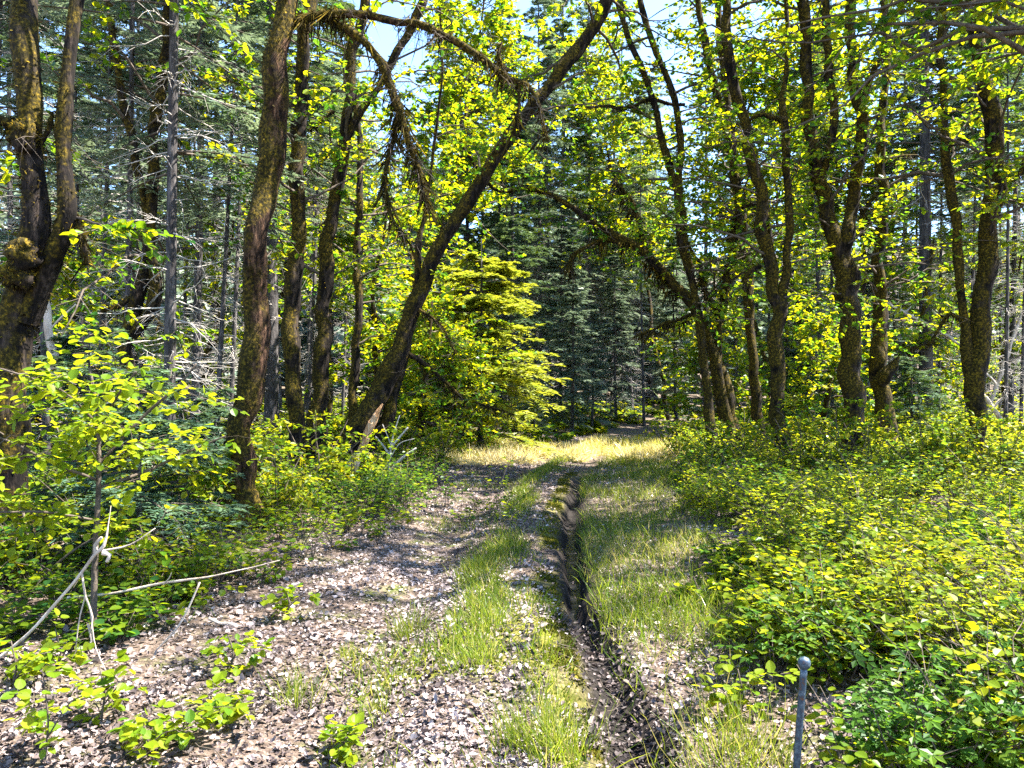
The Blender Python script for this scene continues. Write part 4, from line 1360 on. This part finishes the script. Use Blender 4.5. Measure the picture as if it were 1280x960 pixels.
for k, (nst, nq, lf, tm, hm, tn_, slot) in zip((sp_ < -.25, (sp_ >= -.25) & (sp_ < .3), sp_ >= .3),
        ((5, 7, (.06, .10), T_TRI, .9, 0, 2), (6, 8, (.04, .078), T_ROUND, 1.0, .16, 0), (5, 9, (.03, .06), T_LEAF, 1.3, .25, 3))):
    for g_ in undergrowth(x[k], y[k], rng, hgt[k] * hm, nst, nq, lf, tm, tn_):
        ug.append((g_[0], g_[1], g_[2], slot if g_[3] == 0 else 1))
tag(obj("bramble_thicket", make_mesh("bramble_thicket", ug, [M['shrub_leaf'], M['twig'], M['bramble_leaf'], M['sapling_leaf']])), "sunlit yellow-green bramble and hazel thicket right of the track", "undergrowth", kind="stuff")

def d_left(x, y):
    inner = .2 * (x > left_edge(y) - .2) * (x < left_edge(y) + 1.5) * (y > 4.6) * (y < 11)
    return inner * (noise2(x, y, 1.1, 74) > -.1) + smooth(-.1, .5, left_edge(y) - x + .35 * noise2(x, y, 1.2, 71)) * np.clip(.6 + .7 * noise2(x, y, .7, 72), .0, 1) * smooth(3.6, 5.6, y + .4 * (x + 3)) * in_view(x, y)
x, y = scatter(9000, -13, 0, 3.2, 22, d_left, rng)
hgt = rng.uniform(.25, .65, len(x)) * (1 + .35 * noise2(x, y, .6, 76)) * np.where(rng.random(len(x)) < .15, 1.7, 1) * (.6 + .4 * smooth(4.5, 7, y))
ug = undergrowth(x, y, rng, np.maximum(hgt, .15), 5, 6, (.04, .08), T_ROUND, -.12)
tag(obj("ground_cover", make_mesh("ground_cover", ug, [M['shrub_leaf'], M['twig']])), "dark green leafy ground cover under the left trees", "undergrowth", kind="stuff")

x, y = scatter(2400, -26, 30, 18, 48, lambda x, y: in_view(x, y) * ((x < np.where(y < 21.5, left_edge(y) - .4, xch(y) - 1.9)) | (x > np.where(y < 22, right_edge(y) + .5, xch(y) + .7))), rng)
ug = undergrowth(x, y, rng, rng.uniform(.4, 1.2, len(x)) * (.25 + .75 * smooth(1.0, 5.5, np.abs(x - xch(y) + .6))), 5, 7, (.08, .14), T_LEAF, .1)
tag(obj("forest_undergrowth", make_mesh("forest_undergrowth", ug, [M['shrub_leaf'], M['twig']])), "sunlit leafy undergrowth deeper in the wood", "undergrowth", kind="stuff")

# ================================================================== SMALLER THINGS
def leafy_plant(name, label, cat, stems, Y, leaf, q, mt, rng, group=None, nbr=5, blen=(.2, .5), ground=True, tmpl=T_ROUND, mat='sapling_leaf', flat=.3, zlo=.1):
    paths = []
    for k, s in enumerate(stems):
        rows = px_path(s, Y, ground and k == 0)
        paths.append(spline(rows, .05))
    base = paths[0][0][:3].copy()
    base[2] = float(height(base[0], base[1]))
    t = thing(name, label, cat, tuple(base), group)
    gs = []
    for k, p in enumerate(paths):
        v, f = tube(p, 6, .1, k)
        gs.append((v - base, f, None, 0))
    bs, rs = [], []
    for p in paths:
        a, r = branch_out(p, nbr, base[2] + zlo, 99, *blen, rng, .15)
        bs.append(a)
        rs.append(r)
    bs, rs = np.concatenate(bs), np.concatenate(rs) * .35
    tp, tr = twigs_of(bs, rs, mt, blen[0] * .3, blen[1] * .5, rng)
    ga, gb = tubes(bs, rs, 3), ribbons(tp, tr[0] * .4)
    gs += [(ga[0] - base, ga[1], None, 0), (gb[0] - base, gb[1], None, 0)]
    obj("stems", make_mesh("stems", gs, [M['twig']], True), t)
    lg = leaves_on(tp, q, *leaf, rng, tmpl, False, flat, .05)
    obj("leaves", make_mesh("leaves", [to_local(lg, base)], [M[mat]]), t)
    return t

rng = np.random.default_rng(501)
leafy_plant("hazel_sapling", "leafy sapling with sunlit yellow-green leaves in flat layers at the left", "sapling",
    [[(118, 800, 9), (120, 700, 8), (124, 600, 7), (122, 520, 5), (112, 460, 4)],
     [(123, 610, 4), (180, 590, 4, .2), (235, 565, 3, .3), (282, 545, 2, .3)], [(124, 580, 4), (180, 520, 4, .1), (225, 480, 3, .1), (245, 455, 2, .1)],
     [(122, 530, 4), (80, 490, 3, -.2), (30, 470, 3, -.3), (-20, 455, 2, -.3)], [(123, 600, 4), (70, 580, 4, -.2), (20, 555, 3, -.3), (-20, 540, 2, -.3)],
     [(122, 540, 3), (150, 490, 3, -.3), (170, 465, 2, -.4)], [(120, 650, 3), (60, 640, 3, -.3), (0, 640, 2, -.5)]],
    4.8, (.04, .075), 5, 6, rng, nbr=7, blen=(.25, .65), zlo=.8, flat=.22)
leafy_plant("hazel_sapling", "darker leafy shrub low behind the bleached branch at the left edge", "sapling",
    [[(40, 800, 6), (45, 720, 5), (30, 640, 3)], [(45, 730, 4), (90, 690, 3), (140, 660, 2)], [(44, 740, 3), (0, 700, 3), (-30, 660, 2)], [(46, 760, 3), (120, 720, 3), (180, 700, 2)]],
    5.8, (.05, .09), 5, 5, rng, nbr=6, blen=(.2, .45), zlo=.2, mat='shrub_leaf')
for k, (px, py, hh, sp, lab) in enumerate([
        (60, 960, 120, 60, "bright lime seedling clump in the bottom left corner"), (130, 905, 75, 45, "lime seedling under the hanging dead twigs"),
        (230, 930, 60, 40, "lime seedling with an upright leaf right of the bottom left clump"), (290, 838, 45, 30, "small yellow-green seedling beside the forked stick"),
        (20, 870, 70, 45, "lime seedling at the left edge under the bleached branch"), (285, 905, 45, 28, "low yellow-green seedling on the leaf litter at lower left"),
        (75, 845, 60, 35, "yellow-green seedling between the bleached branch and its hanging twigs"), (360, 770, 34, 30, "pale seedling on the litter left of the track"),
        (330, 730, 34, 34, "leafy seedling before the orange-brown tree's foot"), (250, 760, 36, 36, "leafy seedling left of the forked stick"),
        (185, 950, 50, 40, "lime seedling at the bottom edge, second from the corner"), (430, 930, 20, 22, "tiny seedling alone on the litter near the bottom edge"),
        (925, 905, 70, 45, "round-leaved plant before the metal stake"), (870, 760, 40, 30, "pale seedling at the edge of the bramble thicket")]):
    Y = CAMZ * F / (py - HY)
    leafy_plant("seedling", lab, "seedling", [[(px, py, 3), (px + 3, py - hh * .5, 2.5), (px - 4, py - hh, 1.5)], [(px, py - hh * .3, 2), (px + sp * .5, py - hh * .7, 1.5), (px + sp, py - hh * .8, 1)],
                                              [(px, py - hh * .2, 2), (px - sp * .5, py - hh * .6, 1.5, .1), (px - sp, py - hh * .7, 1, .1)]],
                Y, (.035, .065), 3, 2, rng, "seedlings on the leaf litter", nbr=5, blen=(.05, .13), zlo=.04, flat=.3)

for k, (px, Y, hh, lab) in enumerate([
        (1000, 12.6, 95, "leafy shrub at the foot of the double-stemmed trunk"), (1045, 12.8, 110, "leafy shrub hiding the foot of the thickest trunk"), (1085, 12.4, 90, "leafy shrub before the burl trunk"),
        (1150, 11.5, 110, "leafy shrub between the burl trunk and the edge tree"), (1190, 12.2, 90, "leafy shrub left of the pale tree foot"), (1250, 11.5, 120, "leafy shrub right of the pale tree foot"),
        (930, 13.8, 80, "leafy shrub at the foot of the elbow-limb trunk"), (890, 14.5, 70, "yellow-green shrub at the foot of the first slim trunk"), (345, 9.2, 100, "leafy shrub right of the orange-brown tree's foot"),
        (395, 10.8, 120, "leafy shrub before the straight grey-green trunk"), (440, 11.4, 80, "leafy shrub before the leaning trunk's foot"), (270, 9.0, 90, "leafy shrub left of the orange-brown tree's foot"),
        (500, 14.8, 60, "yellow-green shrub at the left of the glade"), (550, 16.2, 60, "sunlit shrub on the glade's near edge"), (200, 8.0, 120, "tall leafy shrub behind the hazel sapling"),
        (640, 23.5, 60, "sunlit low shrub under the yellow-tipped fir"), (845, 16.5, 60, "low yellow-green shrub between the track and the first slim trunk")]):
    gy_ = HY + (CAMZ - float(height((px - CX) / F * Y, Y))) * F / Y
    st = [[(px, gy_, 1.8), (px + 4, gy_ - hh * .4, 1.4), (px - 3, gy_ - hh * .8, .8)]]
    for q_ in range(5):
        dx = (q_ - 2) * hh * .28
        st.append([(px, gy_ - hh * .1, 1.4), (px + dx * .6, gy_ - hh * .5, 1.1, (q_ % 2 - .5) * .5), (px + dx * 1.2, gy_ - hh * (.9 - .06 * abs(q_ - 2)), .7, (q_ % 2 - .5) * .9)])
    leafy_plant("hazel_shrub", lab, "shrub", st, Y, (.055, .10), 5, 5, rng, "hazel shrubs about the tree feet", nbr=5, blen=(.2, .5), tmpl=T_LEAF, mat='shrub_leaf', zlo=.15, flat=.3)

# tufts of grass standing by themselves
for k, (px, py, hh, n_, sp, lab) in enumerate([
        (512, 785, 55, 260, .12, "bright green grass tuft alone on the left wheel track"), (432, 812, 26, 80, .05, "small grass tuft left of the bright one"),
        (600, 845, 45, 330, .16, "wide grass tuft on the middle ridge of the track"), (372, 870, 62, 170, .12, "thin grey-green grass tuft at left of the track"),
        (470, 880, 36, 150, .1, "low grass tuft in the litter near the bottom"), (620, 800, 42, 330, .16, "grass tuft on the middle ridge, behind the wide one"),
        (700, 950, 90, 420, .16, "tall grass tuft at the bottom edge beside the wet rut"), (650, 940, 70, 280, .14, "grass tuft at the bottom edge, left of the tall one"),
        (930, 950, 95, 420, .2, "arching grass tuft left of the metal stake"), (600, 720, 30, 300, .18, "grass tuft on the ridge where the track darkens")]):
    Y = CAMZ * F / (py - HY)
    X = (px - CX) / F * Y
    h0 = hh * Y / F
    n_ = int(n_ * .55)
    gz = float(height(X, Y))
    bx, by = rng.normal(0, sp * .5, n_), rng.normal(0, sp * .5, n_)
    a = norm(np.stack([bx * 2.2 + rng.normal(0, .3, n_), by * 2.2 + rng.normal(0, .3, n_), np.full(n_, .9)], -1))
    nr = norm(np.stack([rng.normal(size=n_), rng.normal(size=n_), np.full(n_, .2)], -1))
    hs = h0 * rng.uniform(.45, 1.1, n_)
    pp = np.stack([bx, by, height(X + bx, Y + by) - gz - .01], -1)
    gg = stamp(T_BLADE[0], T_BLADE[1], pp, a, nr, hs, rng.uniform(.003, .0055, n_) / hs, np.clip(rng.normal(.6, .2, n_), 0, 1))
    tag(obj("grass_tuft", make_mesh("grass_tuft", [gg], [M['grass']]), None, (X, Y, gz)), lab, "grass tuft", "grass tufts on the track")

# dead branches
def stick(name, label, cat, Y, paths, mat='dead_wood', part="twig", sides=8, group=None):
    ps = [spline(px_path(p, Y), .05) for p in paths]
    base = ps[0][0][:3].copy()
    t = thing(name, label, cat, tuple(base), group)
    for k, p in enumerate(ps):
        q_ = p.copy()
        q_[:, :3] += noise3(np.stack([p[:, :3] * 6 + c * 13 + k for c in range(3)], 0)).T * np.minimum(.02, p[:, 3:4] * 1.2)
        v, f = tube(q_, sides if k == 0 else 6, .25, k, lump=8)
        obj("main_branch" if k == 0 else part, make_mesh("stick", [(v - base, f, None, 0)], [M[mat]], True), t)
    return t
stick("dead_branch", "bleached bare branch slanting up from the left edge with twigs hanging down", "dead branch", 4.3,
      [[(-40, 850, 4), (10, 815, 4), (60, 765, 4), (98, 722, 4), (118, 695, 4.2), (130, 682, 5), (136, 655, 1.5), (140, 632, .8)],
       [(104, 716, 3), (108, 745, 3), (116, 770, 2.5), (113, 795, 1.5)], [(108, 745, 2), (100, 780, 1.6), (97, 830, 1.4), (110, 890, 1)],
       [(114, 765, 2), (122, 810, 1.6), (140, 850, 1.4), (152, 866, 1)], [(130, 688, 2.5), (165, 680, 1.6), (195, 660, 1)], [(112, 780, 3), (116, 800, 3), (106, 810, 2)],
       [(128, 690, 7), (138, 694, 5), (134, 702, 3)], [(122, 693, 7), (120, 682, 5), (128, 672, 3)]])
stick("dead_branch", "long thin bare pole lying almost level across the left undergrowth", "dead branch", 5.0,
      [[(86, 746, 3), (150, 740, 3), (205, 730, 3.2), (260, 721, 2.4), (310, 710, 1.6), (350, 700, 1)], [(205, 730, 2), (212, 722, 1.5), (215, 715, 1)]])
stick("dead_branch", "small forked grey stick on the litter left of the track", "dead branch", 5.25,
      [[(262, 772, 3), (275, 780, 5), (293, 782, 6), (300, 802, 3)], [(292, 782, 4), (282, 795, 4), (276, 806, 3)]])
stick("dead_branch", "thin curved twig slanting across the litter at lower left", "dead branch", 4.7,
      [[(150, 870, 2), (190, 820, 2.5), (225, 780, 2.5), (250, 728, 2)]])
stick("dead_branch", "tangle of bare dead branches at the foot of the leaning trunk", "dead branch", 12.6,
      [[(470, 640, 3), (485, 590, 2.5), (490, 550, 2), (500, 520, 1.2)], [(485, 590, 3), (505, 570, 3), (520, 560, 2)], [(480, 600, 3), (465, 575, 3)], [(487, 570, 3), (470, 545, 2)],
       [(488, 560, 3), (510, 535, 2)], [(474, 625, 3), (500, 612, 2), (515, 590, 1)],
       [(478, 610, 2), (492, 640, 1.5), (505, 655, 1)], [(483, 580, 1.5), (500, 555, 1.2), (518, 548, .8)], [(489, 556, 1.2), (478, 530, .8)]], 'dead_twig')
stick("leaning_snag", "grey dead snag leaning right, in front of the far poles at right", "dead tree", 23,
      [[(1095, 370, 2.5), (1130, 390, 3.5), (1165, 408, 3.5), (1200, 432, 3), (1245, 480, 2.5)], [(1130, 390, 2), (1145, 380, 1)]], 'dead_twig')
stick("leaning_snag", "thin pale dead stem leaning left above the sunny ground at right", "dead tree", 25,
      [[(1225, 540, 5), (1250, 470, 5), (1275, 400, 4), (1300, 340, 3)], [(1250, 470, 3), (1262, 462, 2)]])
stick("fallen_log", "pale fallen log lying on the sunlit ground at the right edge", "log", 22,
      [[(1215, 470, 5), (1240, 510, 6), (1270, 540, 6), (1310, 565, 6)], [(1240, 510, 4), (1255, 495, 3)]])
stick("leaning_snag", "broken grey snag leaning beside the U-forked trunk", "dead tree", 8.5,
      [[(70, 460, 12), (62, 410, 10), (56, 370, 8), (54, 355, 3)], [(60, 400, 3), (30, 378, 2)], [(62, 410, 3), (95, 380, 2)]])

# steel stake
Yk = 2.7
top = P(1004, 822, Yk)
bx_, by_ = top[0] - .012, Yk
gz = float(height(bx_, by_))
t = thing("metal_stake", "blue-grey metal stake with a knob on top, before the bramble thicket", "stake", (bx_, by_, gz))
hz = top[2] - gz
v, f = tube(spline([[-.045, .01, -.2, .013], [-.03, .005, .02, .013], [-.012, .002, hz * .5, .0125], [.011, 0, hz - .03, .012]], .03), 12, .06, 3, lump=9)
obj("shaft", make_mesh("shaft", [(v, f, None, 0)], [M['steel']], True), t)
v, f = tube(np.array([[.011, 0, hz - .035, .014], [.011, 0, hz - .03, .019], [.0115, 0, hz - .018, .022], [.012, 0, hz - .006, .021], [.012, 0, hz + .002, .015], [.012, 0, hz + .006, .004]]), 14, .03, 4)
obj("knob", make_mesh("knob", [(v, f, None, 0)], [M['steel']], True), t)
